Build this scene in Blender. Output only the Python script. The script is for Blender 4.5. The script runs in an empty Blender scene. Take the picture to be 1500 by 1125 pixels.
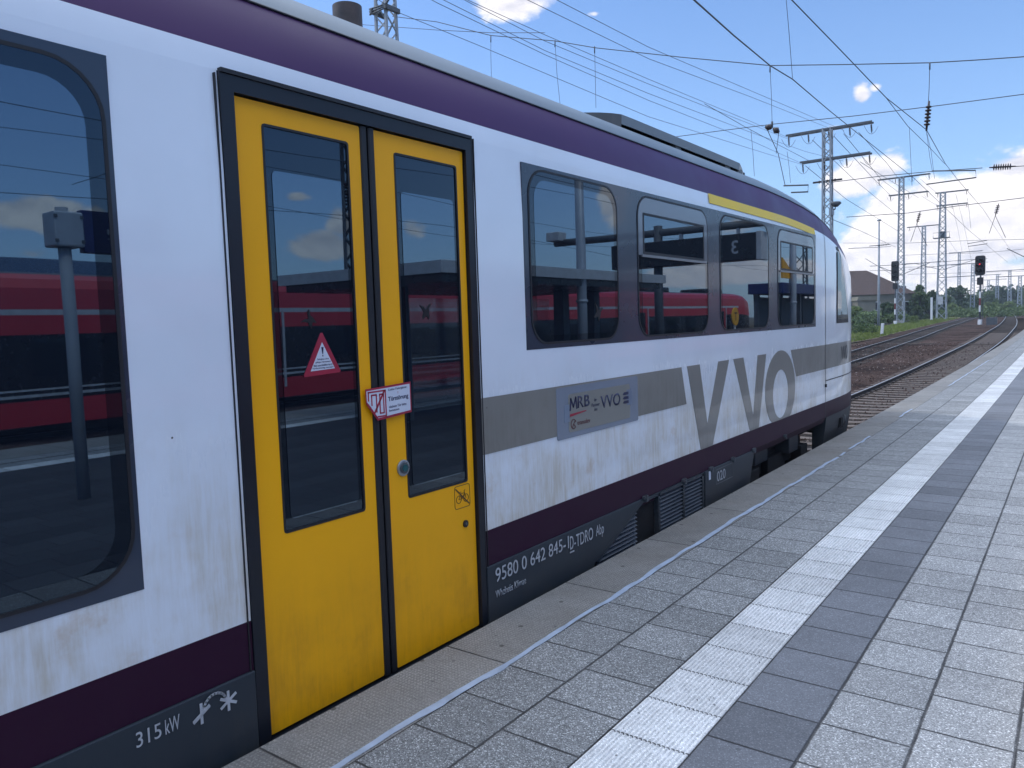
import bpy, bmesh, math, random
from mathutils import Vector, Matrix
rnd = random.Random(7)
PI = math.pi
scene = bpy.context.scene
COL = scene.collection

# ------------------------------------------------------------------ camera
CAM = Vector((0, 0, 1.6))
cr = Vector((0.80396271, 0.59380921, -0.03216499))
cu = Vector((-0.02116255, 0.08262196, 0.99635624))
cf = Vector((-0.59430305, 0.80035257, -0.07899149))
FPX = 1124.75
cam_d = bpy.data.cameras.new('camera')
cam = bpy.data.objects.new('camera', cam_d)
COL.objects.link(cam)
m = Matrix((cr, cu, -cf)).transposed().to_4x4()
m.translation = CAM
cam.matrix_world = m
cam_d.sensor_width = 36.0
cam_d.lens = FPX / 1500 * 36.0
cam_d.clip_start = 0.05
cam_d.clip_end = 6000
scene.camera = cam


def ray(x, y):
    return cr * ((x - 750) / FPX) - cu * ((y - 562.5) / FPX) + cf


def PY(x, y, Y):
    d = ray(x, y)
    return CAM + d * (Y / d.y)


def PD(x, y, D):
    return CAM + ray(x, y) * D


def azel(x, y, mirror=False):
    d = ray(x, y).normalized()
    if mirror:
        d.x = -d.x
    return math.atan2(d.x, d.y), math.asin(d.z)


# ------------------------------------------------------------------ view, world, sun
SUN_EL = math.radians(47)
SUN_DIR = Vector((-0.93, -0.36, 0))            # horizontal direction towards the sun
SUN_DIR.normalize()
sun_vec = Vector((SUN_DIR.x * math.cos(SUN_EL), SUN_DIR.y * math.cos(SUN_EL), math.sin(SUN_EL)))
scene.view_settings.view_transform = 'Standard'
scene.view_settings.look = 'None'
scene.view_settings.gamma = 1
scene.view_settings.exposure = 1.02

world = bpy.data.worlds.new('World')
scene.world = world
world.use_nodes = True
wt = world.node_tree
wt.nodes.clear()


class NG:
    """tiny helper round a node tree"""

    def __init__(s, t):
        s.t = t

    def n(s, typ, **kw):
        nd = s.t.nodes.new(typ)
        for k, v in kw.items():
            setattr(nd, k, v)
        return nd

    def l(s, a, b):
        s.t.links.new(a, b)

    def put(s, sock, v):
        if isinstance(v, bpy.types.NodeSocket):
            s.l(v, sock)
        else:
            sock.default_value = v

    def m(s, op, a, b=0.0, c=None):
        nd = s.n('ShaderNodeMath', operation=op)
        s.put(nd.inputs[0], a)
        s.put(nd.inputs[1], b)
        if c is not None:
            s.put(nd.inputs[2], c)
        return nd.outputs[0]

    def clamp01(s, a):
        nd = s.n('ShaderNodeClamp')
        s.put(nd.inputs[0], a)
        return nd.outputs[0]

    def smooth(s, a, e0, e1):
        nd = s.n('ShaderNodeMapRange', interpolation_type='SMOOTHSTEP')
        s.put(nd.inputs[0], a)
        nd.inputs[1].default_value = e0
        nd.inputs[2].default_value = e1
        return nd.outputs[0]

    def lin(s, a, e0, e1, o0=0.0, o1=1.0):
        nd = s.n('ShaderNodeMapRange')
        s.put(nd.inputs[0], a)
        nd.inputs[1].default_value = e0
        nd.inputs[2].default_value = e1
        nd.inputs[3].default_value = o0
        nd.inputs[4].default_value = o1
        return nd.outputs[0]

    def mix(s, f, a, b, blend='MIX'):
        nd = s.n('ShaderNodeMix', data_type='RGBA', blend_type=blend)
        s.put(nd.inputs[0], f)
        s.put(nd.inputs[6], a if isinstance(a, bpy.types.NodeSocket) else (*a, 1) if len(a) == 3 else a)
        s.put(nd.inputs[7], b if isinstance(b, bpy.types.NodeSocket) else (*b, 1) if len(b) == 3 else b)
        return nd.outputs[2]

    def noise(s, vec, scale, detail=3.0, rough=0.5, dim='3D', dist=0.0):
        nd = s.n('ShaderNodeTexNoise', noise_dimensions=dim)
        if vec is not None:
            s.l(vec, nd.inputs['Vector'])
        nd.inputs['Scale'].default_value = scale
        nd.inputs['Detail'].default_value = detail
        nd.inputs['Roughness'].default_value = rough
        nd.inputs['Distortion'].default_value = dist
        return nd.outputs[0]

    def xyz(s, vec):
        nd = s.n('ShaderNodeSeparateXYZ')
        s.l(vec, nd.inputs[0])
        return nd.outputs

    def comb(s, x, y, z):
        nd = s.n('ShaderNodeCombineXYZ')
        s.put(nd.inputs[0], x)
        s.put(nd.inputs[1], y)
        s.put(nd.inputs[2], z)
        return nd.outputs[0]


g = NG(wt)
tc = g.n('ShaderNodeTexCoord')
wdir = tc.outputs['Generated']
sky = g.n('ShaderNodeTexSky', sky_type='NISHITA')
sky.sun_disc = False
sky.sun_elevation = SUN_EL
sky.sun_rotation = math.atan2(SUN_DIR.x, SUN_DIR.y)
sky.altitude = 100
sky.air_density = 1.0
sky.dust_density = 0.8
sky.ozone_density = 2.2
dx, dy, dz = g.xyz(wdir)[:3]
az = g.m('ARCTAN2', dx, dy)
el = g.m('ARCSINE', dz)
# cumulus banks: (azimuth, elevation, half widths in radians, strength)
blobs = []


def blob(px, py, wpx, hpx, s=1.0, mirror=False):
    a, e = azel(px, py, mirror)
    a2, _ = azel(px + wpx, py, mirror)
    _, e2 = azel(px, py - hpx, mirror)
    blobs.append((a, e, max(abs(a2 - a), .004), max(abs(e2 - e), .004), s))


for b in [(1262, 262, 75, 36, 1.0), (1310, 240, 40, 26, .8), (742, 4, 72, 42, 1.15), (1262, 143, 17, 24, .60), (1282, 128, 14, 8, .5),
          (872, 20, 14, 6, .55), (1215, 188, 55, 18, .62), (1345, 350, 120, 75, 1.35), (1470, 320, 110, 85, 1.3),
          (1300, 300, 60, 40, .9), (1500, 262, 80, 40, 1.15), (1420, 285, 50, 28, .9), (1440, 410, 150, 40, 1.1), (1250, 375, 60, 60, .8),
          (1700, 360, 160, 110, 1.2), (1230, 320, 40, 25, .5)]:
    blob(*b)
for b in [(60, 312, 110, 26, 1.0), (130, 392, 60, 14, .9), (40, 372, 50, 10, .5), (470, 362, 60, 26, 1.1), (500, 330, 30, 26, .8),
          (436, 289, 22, 9, .6), (610, 335, 24, 22, .6), (655, 388, 40, 10, 1.0), (900, 300, 26, 60, .75),
          (1020, 405, 80, 24, 1.2), (1100, 400, 60, 22, 1.1), (1175, 395, 60, 22, 1.0), (1080, 330, 50, 22, .6), (1200, 440, 120, 16, 1.0)]:
    blob(*b, mirror=True)
for k in range(7):      # more of the same round the rest of the horizon
    blobs.append((2.5 + k * .42, .12 + .05 * math.sin(k * 3.1), .16, .07, .9))
acc = None
for (a0, e0, wa, we, s_) in blobs:
    u_ = g.m('DIVIDE', g.m('SUBTRACT', az, a0), wa)
    v_ = g.m('DIVIDE', g.m('SUBTRACT', el, e0), we)
    r2 = g.m('ADD', g.m('MULTIPLY', u_, u_), g.m('MULTIPLY', v_, v_))
    w_ = g.m('MULTIPLY', g.m('EXPONENT', g.m('MULTIPLY', r2, -0.9)), s_)
    acc = w_ if acc is None else g.m('MAXIMUM', acc, w_)
nv = g.comb(g.m('MULTIPLY', dx, 1.0), g.m('MULTIPLY', dy, 1.0), g.m('MULTIPLY', dz, 1.7))
n1 = g.noise(nv, 9.0, 8.0, 0.58, dist=.25)
n2 = g.noise(nv, 30.0, 5.0, 0.6)
nn = g.m('ADD', g.m('MULTIPLY', g.m('SUBTRACT', n1, .5), 1.7), g.m('MULTIPLY', g.m('SUBTRACT', n2, .5), .5))
dens = g.m('ADD', g.m('SUBTRACT', acc, .47), nn)
cm = g.smooth(dens, -.07, .22)
cm = g.m('MULTIPLY', cm, g.smooth(acc, .03, .3))
thick = g.smooth(dens, .05, .95)
# self-shading of the clouds: lighter tops, greyer pink-tinted bases
shn = g.noise(g.comb(dx, dy, g.m('ADD', g.m('MULTIPLY', dz, 1.7), .016)), 9.0, 8.0, 0.58, dist=.25)
rel = g.clamp01(g.m('ADD', g.m('MULTIPLY', g.m('SUBTRACT', n1, shn), 5.0), .62))
ccol = g.mix(rel, (2.75, 2.8, 3.2), (4.7, 4.5, 4.5))
ccol = g.mix(g.m('MULTIPLY', thick, .35), ccol, (4.2, 4.0, 4.1))
# wispy milky air near the horizon
hz = g.m('MULTIPLY', g.lin(el, .55, .02), .42)
sat = g.n('ShaderNodeHueSaturation')
g.l(sky.outputs[0], sat.inputs['Color'])
sat.inputs['Saturation'].default_value = 1.08
skyc = g.mix(1.0, sat.outputs[0], (.50, .60, .74, 1), 'MULTIPLY')
skyc = g.mix(hz, skyc, (1.85, 2.62, 3.75))
fin = g.mix(cm, skyc, ccol)
# bright broken cloud added overhead, out of view, to light platform and train
hn = g.noise(wdir, 3.2, 6, .6)
overhead_fill = g.m('MULTIPLY', g.smooth(el, .56, .95), g.lin(hn, .35, .6, .55, 1.0))
fin = g.mix(overhead_fill, fin, (7.1, 7.8, 9.0))
bg = g.n('ShaderNodeBackground')
g.l(fin, bg.inputs[0])
bg.inputs[1].default_value = 0.14
wo = g.n('ShaderNodeOutputWorld')
g.l(bg.outputs[0], wo.inputs[0])

sun_d = bpy.data.lights.new('sun', 'SUN')
sun_d.energy = 0.7
sun_d.angle = math.radians(4)
sun_d.color = (1, .95, .88)
sun = bpy.data.objects.new('sun', sun_d)
COL.objects.link(sun)
sun.rotation_euler = sun_vec.to_track_quat('Z', 'Y').to_euler()
sun.location = (-20, -10, 40)


# ------------------------------------------------------------------ helpers: objects
def tag(o, label=None, cat=None, group=None, kind=None):
    if label: o['label'] = label
    if cat: o['category'] = cat
    if group: o['group'] = group
    if kind: o['kind'] = kind
    return o


def empty(name, loc, rz=0.0):
    o = bpy.data.objects.new(name, None)
    COL.objects.link(o)
    o.location = loc
    o.rotation_euler = (0, 0, rz)
    return o


def obj(name, me, parent=None):
    o = bpy.data.objects.new(name, me)
    COL.objects.link(o)
    if parent is not None:
        o.parent = parent
    return o


def copy_tree(o, parent=None):
    c = o.copy()
    COL.objects.link(c)
    c.parent = parent
    for ch in [x for x in KIDS.get(o.name, [])]:
        copy_tree(ch, c)
    return c


KIDS = {}


class MB:
    """collects shapes into one mesh"""

    def __init__(s):
        s.bm = bmesh.new()
        s.uv = None

    def verts(s, pts):
        return [s.bm.verts.new(p) for p in pts]

    def face(s, pts, mi=0):
        f = s.bm.faces.new(s.verts(pts))
        f.material_index = mi
        return f

    def box(s, x0, y0, z0, x1, y1, z1, mi=0):
        v = s.verts([(x0, y0, z0), (x1, y0, z0), (x1, y1, z0), (x0, y1, z0), (x0, y0, z1), (x1, y0, z1), (x1, y1, z1), (x0, y1, z1)])
        for q in ((3, 2, 1, 0), (4, 5, 6, 7), (0, 1, 5, 4), (1, 2, 6, 5), (2, 3, 7, 6), (3, 0, 4, 7)):
            s.bm.faces.new([v[i] for i in q]).material_index = mi
        return s

    def bar(s, a, b, w, h=None, mi=0, up=(0, 0, 1)):
        a = Vector(a); b = Vector(b); h = h or w
        d = (b - a).normalized()
        u_ = Vector(up)
        if abs(d.dot(u_)) > .98: u_ = Vector((1, 0, 0))
        sx = d.cross(u_).normalized() * w / 2
        sy = sx.cross(d).normalized() * h / 2
        p = [a - sx - sy, a + sx - sy, a + sx + sy, a - sx + sy, b - sx - sy, b + sx - sy, b + sx + sy, b - sx + sy]
        v = s.verts(p)
        for q in ((3, 2, 1, 0), (4, 5, 6, 7), (0, 1, 5, 4), (1, 2, 6, 5), (2, 3, 7, 6), (3, 0, 4, 7)):
            s.bm.faces.new([v[i] for i in q]).material_index = mi
        return s

    def tube(s, pts, r, n=8, mi=0, cap=True, smooth=True):
        pts = [Vector(p) for p in pts]
        rs = r if isinstance(r, (list, tuple)) else [r] * len(pts)
        rings = []
        for i, p in enumerate(pts):
            d = (pts[min(i + 1, len(pts) - 1)] - pts[max(i - 1, 0)]).normalized()
            u_ = Vector((0, 0, 1)) if abs(d.z) < .95 else Vector((1, 0, 0))
            a = d.cross(u_).normalized(); b = a.cross(d).normalized()
            rings.append(s.verts([p + (a * math.cos(t) + b * math.sin(t)) * rs[i] for t in [2 * PI * k / n for k in range(n)]]))
        for i in range(len(pts) - 1):
            for k in range(n):
                f = s.bm.faces.new([rings[i][k], rings[i][(k + 1) % n], rings[i + 1][(k + 1) % n], rings[i + 1][k]])
                f.material_index = mi; f.smooth = smooth
        if cap:
            for rr in (rings[0], rings[-1][::-1]):
                try:
                    s.bm.faces.new(rr[::-1]).material_index = mi
                except Exception:
                    pass
        return s

    def prism(s, poly, axis, a, b, mi=0):
        """poly of 2-D points extruded along axis from a to b. axis x: poly=(y,z); y: (x,z); z: (x,y)"""
        def P(p, t):
            return {'x': (t, p[0], p[1]), 'y': (p[0], t, p[1]), 'z': (p[0], p[1], t)}[axis]
        v0 = s.verts([P(p, a) for p in poly]); v1 = s.verts([P(p, b) for p in poly])
        n = len(poly)
        s.bm.faces.new(v0[::-1]).material_index = mi
        s.bm.faces.new(v1).material_index = mi
        for i in range(n):
            s.bm.faces.new([v0[i], v0[(i + 1) % n], v1[(i + 1) % n], v1[i]]).material_index = mi
        return s

    def build(s, name, mats, parent=None, smooth_angle=None, bevel=0.0, recalc=True):
        if recalc:
            bmesh.ops.recalc_face_normals(s.bm, faces=s.bm.faces[:])
        me = bpy.data.meshes.new(name)
        s.bm.to_mesh(me)
        s.bm.free()
        for mt in (mats if isinstance(mats, (list, tuple)) else [mats]):
            me.materials.append(mt)
        o = obj(name, me, parent)
        if parent is not None:
            KIDS.setdefault(parent.name, []).append(o)
        if bevel:
            md = o.modifiers.new('bevel', 'BEVEL')
            md.width = bevel; md.segments = 2; md.limit_method = 'ANGLE'
        return o


def interp(x, xs, ys):
    if x <= xs[0]: return ys[0]
    for i in range(len(xs) - 1):
        if x <= xs[i + 1]:
            t = (x - xs[i]) / (xs[i + 1] - xs[i])
            return ys[i] * (1 - t) + ys[i + 1] * t
    return ys[-1]


def smooth_interp(x, xs, ys):      # catmull-rom
    if x <= xs[0]: return ys[0] + (x - xs[0]) * (ys[1] - ys[0]) / (xs[1] - xs[0]) * 0
    if x >= xs[-1]: return ys[-1]
    for i in range(len(xs) - 1):
        if x <= xs[i + 1]:
            h = xs[i + 1] - xs[i]; t = (x - xs[i]) / h
            m0 = (ys[i + 1] - ys[max(i - 1, 0)]) / (xs[i + 1] - xs[max(i - 1, 0)]) * h
            j = min(i + 2, len(xs) - 1)
            m1 = (ys[j] - ys[i]) / (xs[j] - xs[i]) * h
            return ((2 * t**3 - 3 * t**2 + 1) * ys[i] + (t**3 - 2 * t**2 + t) * m0 + (-2 * t**3 + 3 * t**2) * ys[i + 1] + (t**3 - t**2) * m1)


# ------------------------------------------------------------------ materials
def new_mat(name):
    mt = bpy.data.materials.new(name)
    mt.use_nodes = True
    return mt, NG(mt.node_tree), mt.node_tree.nodes['Principled BSDF']


def mat(name, col, rough=.5, metal=0.0, var=.12, vscale=6.0, bump=0.0, bscale=60.0, spec=.5, coat=0.0, ior=None, streak=False):
    mt, g, p = new_mat(name)
    tcn = g.n('ShaderNodeTexCoord').outputs['Object']
    if streak:
        mp = g.n('ShaderNodeMapping'); g.l(tcn, mp.inputs[0]); mp.inputs['Scale'].default_value = (1, 1, .12); tcn2 = mp.outputs[0]
    else:
        tcn2 = tcn
    n = g.noise(tcn2, vscale, 5.0, .6)
    dark = tuple(c * (1 - var) for c in col); light = tuple(min(1, c * (1 + var)) for c in col)
    g.l(g.mix(g.lin(n, .3, .7), dark, light), p.inputs['Base Color'])
    g.l(g.m('ADD', g.m('MULTIPLY', g.m('SUBTRACT', n, .5), .3), rough), p.inputs['Roughness'])
    p.inputs['Metallic'].default_value = metal
    p.inputs['Specular IOR Level'].default_value = spec
    if ior: p.inputs['IOR'].default_value = ior
    if coat:
        p.inputs['Coat Weight'].default_value = coat
        p.inputs['Coat Roughness'].default_value = .04
    if bump:
        b = g.n('ShaderNodeBump'); b.inputs['Strength'].default_value = bump; b.inputs['Distance'].default_value = .01
        g.l(g.noise(tcn, bscale, 4.0, .6), b.inputs['Height']); g.l(b.outputs[0], p.inputs['Normal'])
    return mt


def paint(name, col, rough=.22, spec=.5, dirt=0.0, dirt_col=(.22, .18, .13), zlo=.45, zhi=1.05, wave=.0016, coat=.5):
    """glossy vehicle paint, sheet-metal waviness, road dirt streaks that gather low on the body"""
    mt, g, p = new_mat(name)
    oc = g.n('ShaderNodeTexCoord').outputs['Object']
    x, y, z = g.xyz(oc)[:3]
    base = col
    n0 = g.noise(oc, 1.3, 4, .6)
    c = g.mix(g.lin(n0, .3, .7, 0, 1), tuple(v * .95 for v in col), tuple(min(1, v * 1.04) for v in col))
    if dirt:
        mp = g.n('ShaderNodeMapping'); g.l(oc, mp.inputs[0]); mp.inputs['Scale'].default_value = (1, 1, .1)
        st = g.noise(mp.outputs[0], 26, 4, .65)
        st2 = g.noise(mp.outputs[0], 90, 3, .6)
        bl = g.noise(oc, 2.4, 5, .6)
        zw = g.m('SUBTRACT', z, .55)          # part meshes are stored 0.55 m above rail datum
        h = g.m('SUBTRACT', 1.0, g.smooth(zw, zlo, zhi))
        k = g.m('MULTIPLY', h, g.m('ADD', g.m('MULTIPLY', g.smooth(bl, .36, .68), .75), .3))
        k = g.m('MULTIPLY', k, g.m('ADD', .45, g.m('ADD', g.m('MULTIPLY', g.smooth(st, .3, .75), .55), g.m('MULTIPLY', g.m('SUBTRACT', st2, .35), .9))))
        k = g.m('ADD', k, g.m('MULTIPLY', g.smooth(st, .58, .8), .05))
        k = g.clamp01(g.m('MULTIPLY', k, dirt))
        c = g.mix(k, c, dirt_col)
        rs_ = g.m('MULTIPLY', g.smooth(g.noise(oc, 3.6, 5, .7), .56, .72), g.m('MULTIPLY', h, .5))
        c = g.mix(g.m('MULTIPLY', rs_, dirt), c, tuple(v * f for v, f in zip(dirt_col, (.92, .72, .55))))
        # few small scuffs and chips
        ch = g.n('ShaderNodeTexVoronoi'); g.l(oc, ch.inputs['Vector']); ch.inputs['Scale'].default_value = 5.5
        sc = g.m('LESS_THAN', ch.outputs['Distance'], .022)
        c = g.mix(g.m('MULTIPLY', sc, g.smooth(bl, .5, .56)), c, (.06, .05, .05))
        g.l(g.lin(k, 0, 1, rough, .6), p.inputs['Roughness'])
    else:
        g.l(g.lin(n0, .3, .7, rough * .85, rough * 1.2), p.inputs['Roughness'])
    g.l(c, p.inputs['Base Color'])
    p.inputs['Specular IOR Level'].default_value = spec
    p.inputs['Coat Weight'].default_value = coat
    p.inputs['Coat Roughness'].default_value = .05
    b = g.n('ShaderNodeBump'); b.inputs['Strength'].default_value = 1.0; b.inputs['Distance'].default_value = wave
    mp2 = g.n('ShaderNodeMapping'); g.l(oc, mp2.inputs[0]); mp2.inputs['Scale'].default_value = (1, 1, .6)
    g.l(g.noise(mp2.outputs[0], 2.2, 1.5, .4), b.inputs['Height'])
    g.l(b.outputs[0], p.inputs['Normal'])
    g.l(b.outputs[0], p.inputs['Coat Normal'])
    return mt


def glass(name, tint=(.012, .018, .028), ior=2.4, rough=.012, wave=.0008, wscale=1.1):
    """dark tinted, strongly reflecting double glazing"""
    mt, g, p = new_mat(name)
    oc = g.n('ShaderNodeTexCoord').outputs['Object']
    p.inputs['Base Color'].default_value = (*tint, 1)
    p.inputs['Roughness'].default_value = rough
    p.inputs['IOR'].default_value = ior
    p.inputs['Specular Tint'].default_value = (.58, .80, 1.0, 1)
    b = g.n('ShaderNodeBump'); b.inputs['Strength'].default_value = 1.0; b.inputs['Distance'].default_value = wave
    g.l(g.noise(oc, wscale, 1.0, .4), b.inputs['Height'])
    g.l(b.outputs[0], p.inputs['Normal'])
    return mt


M = {}
M['white'] = paint('white_paint', (.80, .87, .94), dirt=.95, dirt_col=(.58, .55, .47), zlo=.5, zhi=1.5)
M['whitedoor'] = M['white']
M['yellow'] = paint('yellow_paint', (.95, .435, .003), rough=.45, spec=.3, dirt=.45, dirt_col=(.20, .10, .02), zlo=-.05, zhi=.75, coat=.0)
M['purple'] = paint('purple_paint', (.072, .028, .105), rough=.42, spec=.32, coat=.0, wave=.0008)
M['purple_low'] = paint('purple_lower_paint', (.026, .0022, .020), rough=.5, spec=.25, coat=.0, dirt=.2, dirt_col=(.035, .028, .032), zlo=.2, zhi=.7)
M['roof'] = mat('roof_grey', (.17, .215, .25), rough=.45, var=.1, vscale=3)
M['skirt'] = paint('skirt_grey', (.022, .032, .043), rough=.45, coat=0, wave=.0008, dirt=.75, dirt_col=(.062, .058, .052), zlo=-.1, zhi=.3)
M['band'] = paint('window_band_grey', (.024, .039, .066), rough=.28, wave=.001, coat=.3)
M['stripe'] = paint('stripe_grey', (.235, .232, .21), rough=.34, dirt=.7, dirt_col=(.14, .125, .10), zlo=.6, zhi=1.5)
M['black'] = mat('black_rubber', (.010, .011, .014), rough=.5, var=.2)
M['frame'] = mat('door_frame_dark', (.010, .013, .020), rough=.35, var=.15, spec=.4)
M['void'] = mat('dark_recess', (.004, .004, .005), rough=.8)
M['glass'] = glass('window_glass', tint=(.007, .010, .017), ior=2.45)
M['glass_rim'] = glass('window_glass_rim', tint=(.007, .010, .016), ior=1.65)
M['steel'] = mat('galvanised_steel', (.42, .45, .48), rough=.5, metal=.35, var=.15, vscale=3)
M['steel_dark'] = mat('weathered_steel', (.10, .11, .12), rough=.6, metal=.3, var=.25)
M['rust'] = mat('rusty_steel', (.035, .026, .022), rough=.75, var=.3, vscale=12)
M['railhead'] = mat('polished_rail_head', (.50, .48, .46), rough=.34, metal=.9, var=.1)
M['sleeper'] = mat('concrete_sleeper', (.135, .108, .092), rough=.9, var=.3, vscale=9, bump=.5)
M['wire'] = mat('wire_dark', (.085, .095, .11), rough=.6, metal=.4)
M['insul'] = mat('insulator_brown', (.035, .022, .02), rough=.3)
M['lettering'] = mat('light_lettering', (.42, .44, .46), rough=.5, var=.2, vscale=20)
M['ink'] = mat('blue_ink', (.018, .022, .07), rough=.45)
M['red'] = mat('sticker_red', (.35, .02, .05), rough=.4)
M['paper'] = mat('sticker_white', (.62, .66, .74), rough=.45, var=.04)
M['bird'] = mat('bird_sticker_black', (.006, .006, .008), rough=.4)
M['red_train'] = paint('red_train_paint', (.50, .022, .035), rough=.35, coat=.2)
M['grey_light'] = mat('light_grey_paint', (.45, .46, .47), rough=.5)
M['concrete'] = mat('concrete', (.30, .29, .28), rough=.9, var=.22, vscale=2.2, bump=.4)
M['signal_black'] = mat('signal_black', (.012, .012, .014), rough=.6)
M['signal_white'] = mat('signal_white', (.7, .7, .7), rough=.6)
M['signal_red'] = mat('signal_red', (.16, .03, .03), rough=.6)
M['panel_blue'] = mat('sign_blue', (.012, .02, .10), rough=.35)
M['board'] = mat('display_black', (.010, .012, .016), rough=.3)
M['yellow_sign'] = mat('yellow_sign', (.7, .33, .01), rough=.5)
M['green'] = mat('faded_green', (.02, .16, .10), rough=.6)


def decal_glass(name, col, rough=.3):
    return mat(name, col, rough=rough, var=.08)


def tile_mat(name, col, L, y0, joint_u=True, speck=1.0, tactile=False, width=.32, nub=False):
    mt, g, p = new_mat(name)
    uv = g.n('ShaderNodeUVMap'); uv.uv_map = 'tile'
    u, v, _ = g.xyz(uv.outputs[0])[:3]
    vec = g.comb(u, v, 0.0)
    wob = g.m('MULTIPLY', g.m('SUBTRACT', g.noise(vec, 14, 4, .7), .5), .006)
    t = g.m('DIVIDE', g.m('ADD', g.m('SUBTRACT', v, y0), wob), L)
    cell = g.m('FLOOR', t)
    fr = g.m('FRACT', t)
    dv = g.m('MULTIPLY', g.m('MINIMUM', fr, g.m('SUBTRACT', 1.0, fr)), L)
    uu = g.m('ADD', u, wob)
    du = g.m('MINIMUM', uu, g.m('SUBTRACT', width, uu))
    wn = g.n('ShaderNodeTexWhiteNoise', noise_dimensions='1D'); g.l(g.m('ADD', cell, y0 * 31.7), wn.inputs['W'])
    tone = g.lin(wn.outputs[0], 0, 1, .86, 1.12)
    jv = g.m('SUBTRACT', 1.0, g.smooth(dv, .0026 if not tactile else .0018,   .0080 if not tactile else .0062))
    ju = g.m('SUBTRACT', 1.0, g.smooth(du, .003, .009))
    jn = g.lin(g.noise(vec, 5, 3, .6), .3, .7, .7, 1.0)
    joint = g.m('MULTIPLY', g.m('MAXIMUM', jv, ju) if joint_u else jv, jn)
    big = g.noise(vec, 1.1, 5, .65)
    mid = g.noise(vec, 7, 5, .65)
    n_f = g.noise(vec, 330, 2, .6)
    vo = g.n('ShaderNodeTexVoronoi', voronoi_dimensions='2D'); g.l(vec, vo.inputs['Vector']); vo.inputs['Scale'].default_value = 230
    grain = g.xyz(vo.outputs['Color'])[0]
    gv = g.m('ADD', g.m('MULTIPLY', g.m('SUBTRACT', grain, .5), 1.1 * speck), g.m('MULTIPLY', g.m('SUBTRACT', n_f, .5), .8 * speck))
    bright = g.m('MULTIPLY', g.smooth(grain, .9, .97), 1.3 * speck)
    k = g.m('ADD', g.m('ADD', 1.0, gv), bright)
    k = g.m('MULTIPLY', k, tone)
    k = g.m('MULTIPLY', k, g.lin(big, .3, .7, .86, 1.12))
    k = g.m('MULTIPLY', k, g.lin(mid, .3, .7, .92, 1.08))
    kc = g.n('ShaderNodeCombineColor'); g.l(k, kc.inputs[0]); g.l(k, kc.inputs[1]); g.l(k, kc.inputs[2])
    c = g.mix(1.0, (*col, 1), kc.outputs[0], 'MULTIPLY')
    height = g.m('MULTIPLY', joint, -1.0)
    if nub:
        ph = g.m('MULTIPLY', v, 2 * PI / .040)
        pu = g.m('MULTIPLY', u, 2 * PI / .036)
        a = g.m('MULTIPLY', g.m('SINE', g.m('ADD', pu, ph)), g.m('SINE', g.m('SUBTRACT', pu, ph)))
        dot = g.smooth(a, .35, .7)
        wear = g.lin(g.noise(vec, 3.2, 4, .6), .35, .65, .15, 1.0)
        c = g.mix(g.m('MULTIPLY', g.m('MULTIPLY', dot, wear), .75), c, (.42, .40, .37))
        height = g.m('ADD', height, g.m('MULTIPLY', dot, .5))
        st = g.smooth(g.noise(vec, 1.7, 5, .6), .45, .8)
        c = g.mix(g.m('MULTIPLY', st, .35), c, (.13, .105, .08))
        dk = g.n('ShaderNodeTexVoronoi', voronoi_dimensions='2D'); g.l(vec, dk.inputs['Vector']); dk.inputs['Scale'].default_value = 2.6
        c = g.mix(g.m('MULTIPLY', g.m('LESS_THAN', dk.outputs['Distance'], .035), .7), c, (.05, .045, .04))
    if tactile:
        ch = g.n('ShaderNodeTexVoronoi', voronoi_dimensions='2D'); g.l(vec, ch.inputs['Vector']); ch.inputs['Scale'].default_value = 17
        spots = g.m('LESS_THAN', ch.outputs['Distance'], g.lin(g.noise(vec, 9, 2, .5), .5, .7, .0, .11))
        c = g.mix(g.m('MULTIPLY', spots, .8), c, (.08, .08, .085))
        gr = g.m('SINE', g.m('MULTIPLY', g.m('DIVIDE', u, width), 2 * PI * 17))
        wear = g.lin(g.noise(vec, 26, 4, .65), .38, .68, .0, .6)
        c = g.mix(g.m('MULTIPLY', g.smooth(g.m('MULTIPLY', gr, -1.0), .2, .9), wear), c, (.16, .165, .175))
    else:
        gum = g.n('ShaderNodeTexVoronoi', voronoi_dimensions='2D'); g.l(vec, gum.inputs['Vector']); gum.inputs['Scale'].default_value = 3.1
        c = g.mix(g.m('MULTIPLY', g.m('LESS_THAN', gum.outputs['Distance'], .028), .5), c, (.07, .07, .07))
    c = g.mix(joint, c, (.022, .021, .022))
    g.l(c, p.inputs['Base Color'])
    p.inputs['Roughness'].default_value = .78
    p.inputs['Specular IOR Level'].default_value = .35
    b = g.n('ShaderNodeBump'); b.inputs['Strength'].default_value = .8; b.inputs['Distance'].default_value = .004
    hh = g.m('ADD', height, g.m('MULTIPLY', grain, .18 * speck))
    g.l(hh, b.inputs['Height']); g.l(b.outputs[0], p.inputs['Normal'])
    return mt


# ------------------------------------------------------------------ ground, platform
def zrail(y):
    return interp(y, [25, 70], [-.55, -.15])


def zground(y):
    return zrail(y) - .16


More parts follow.
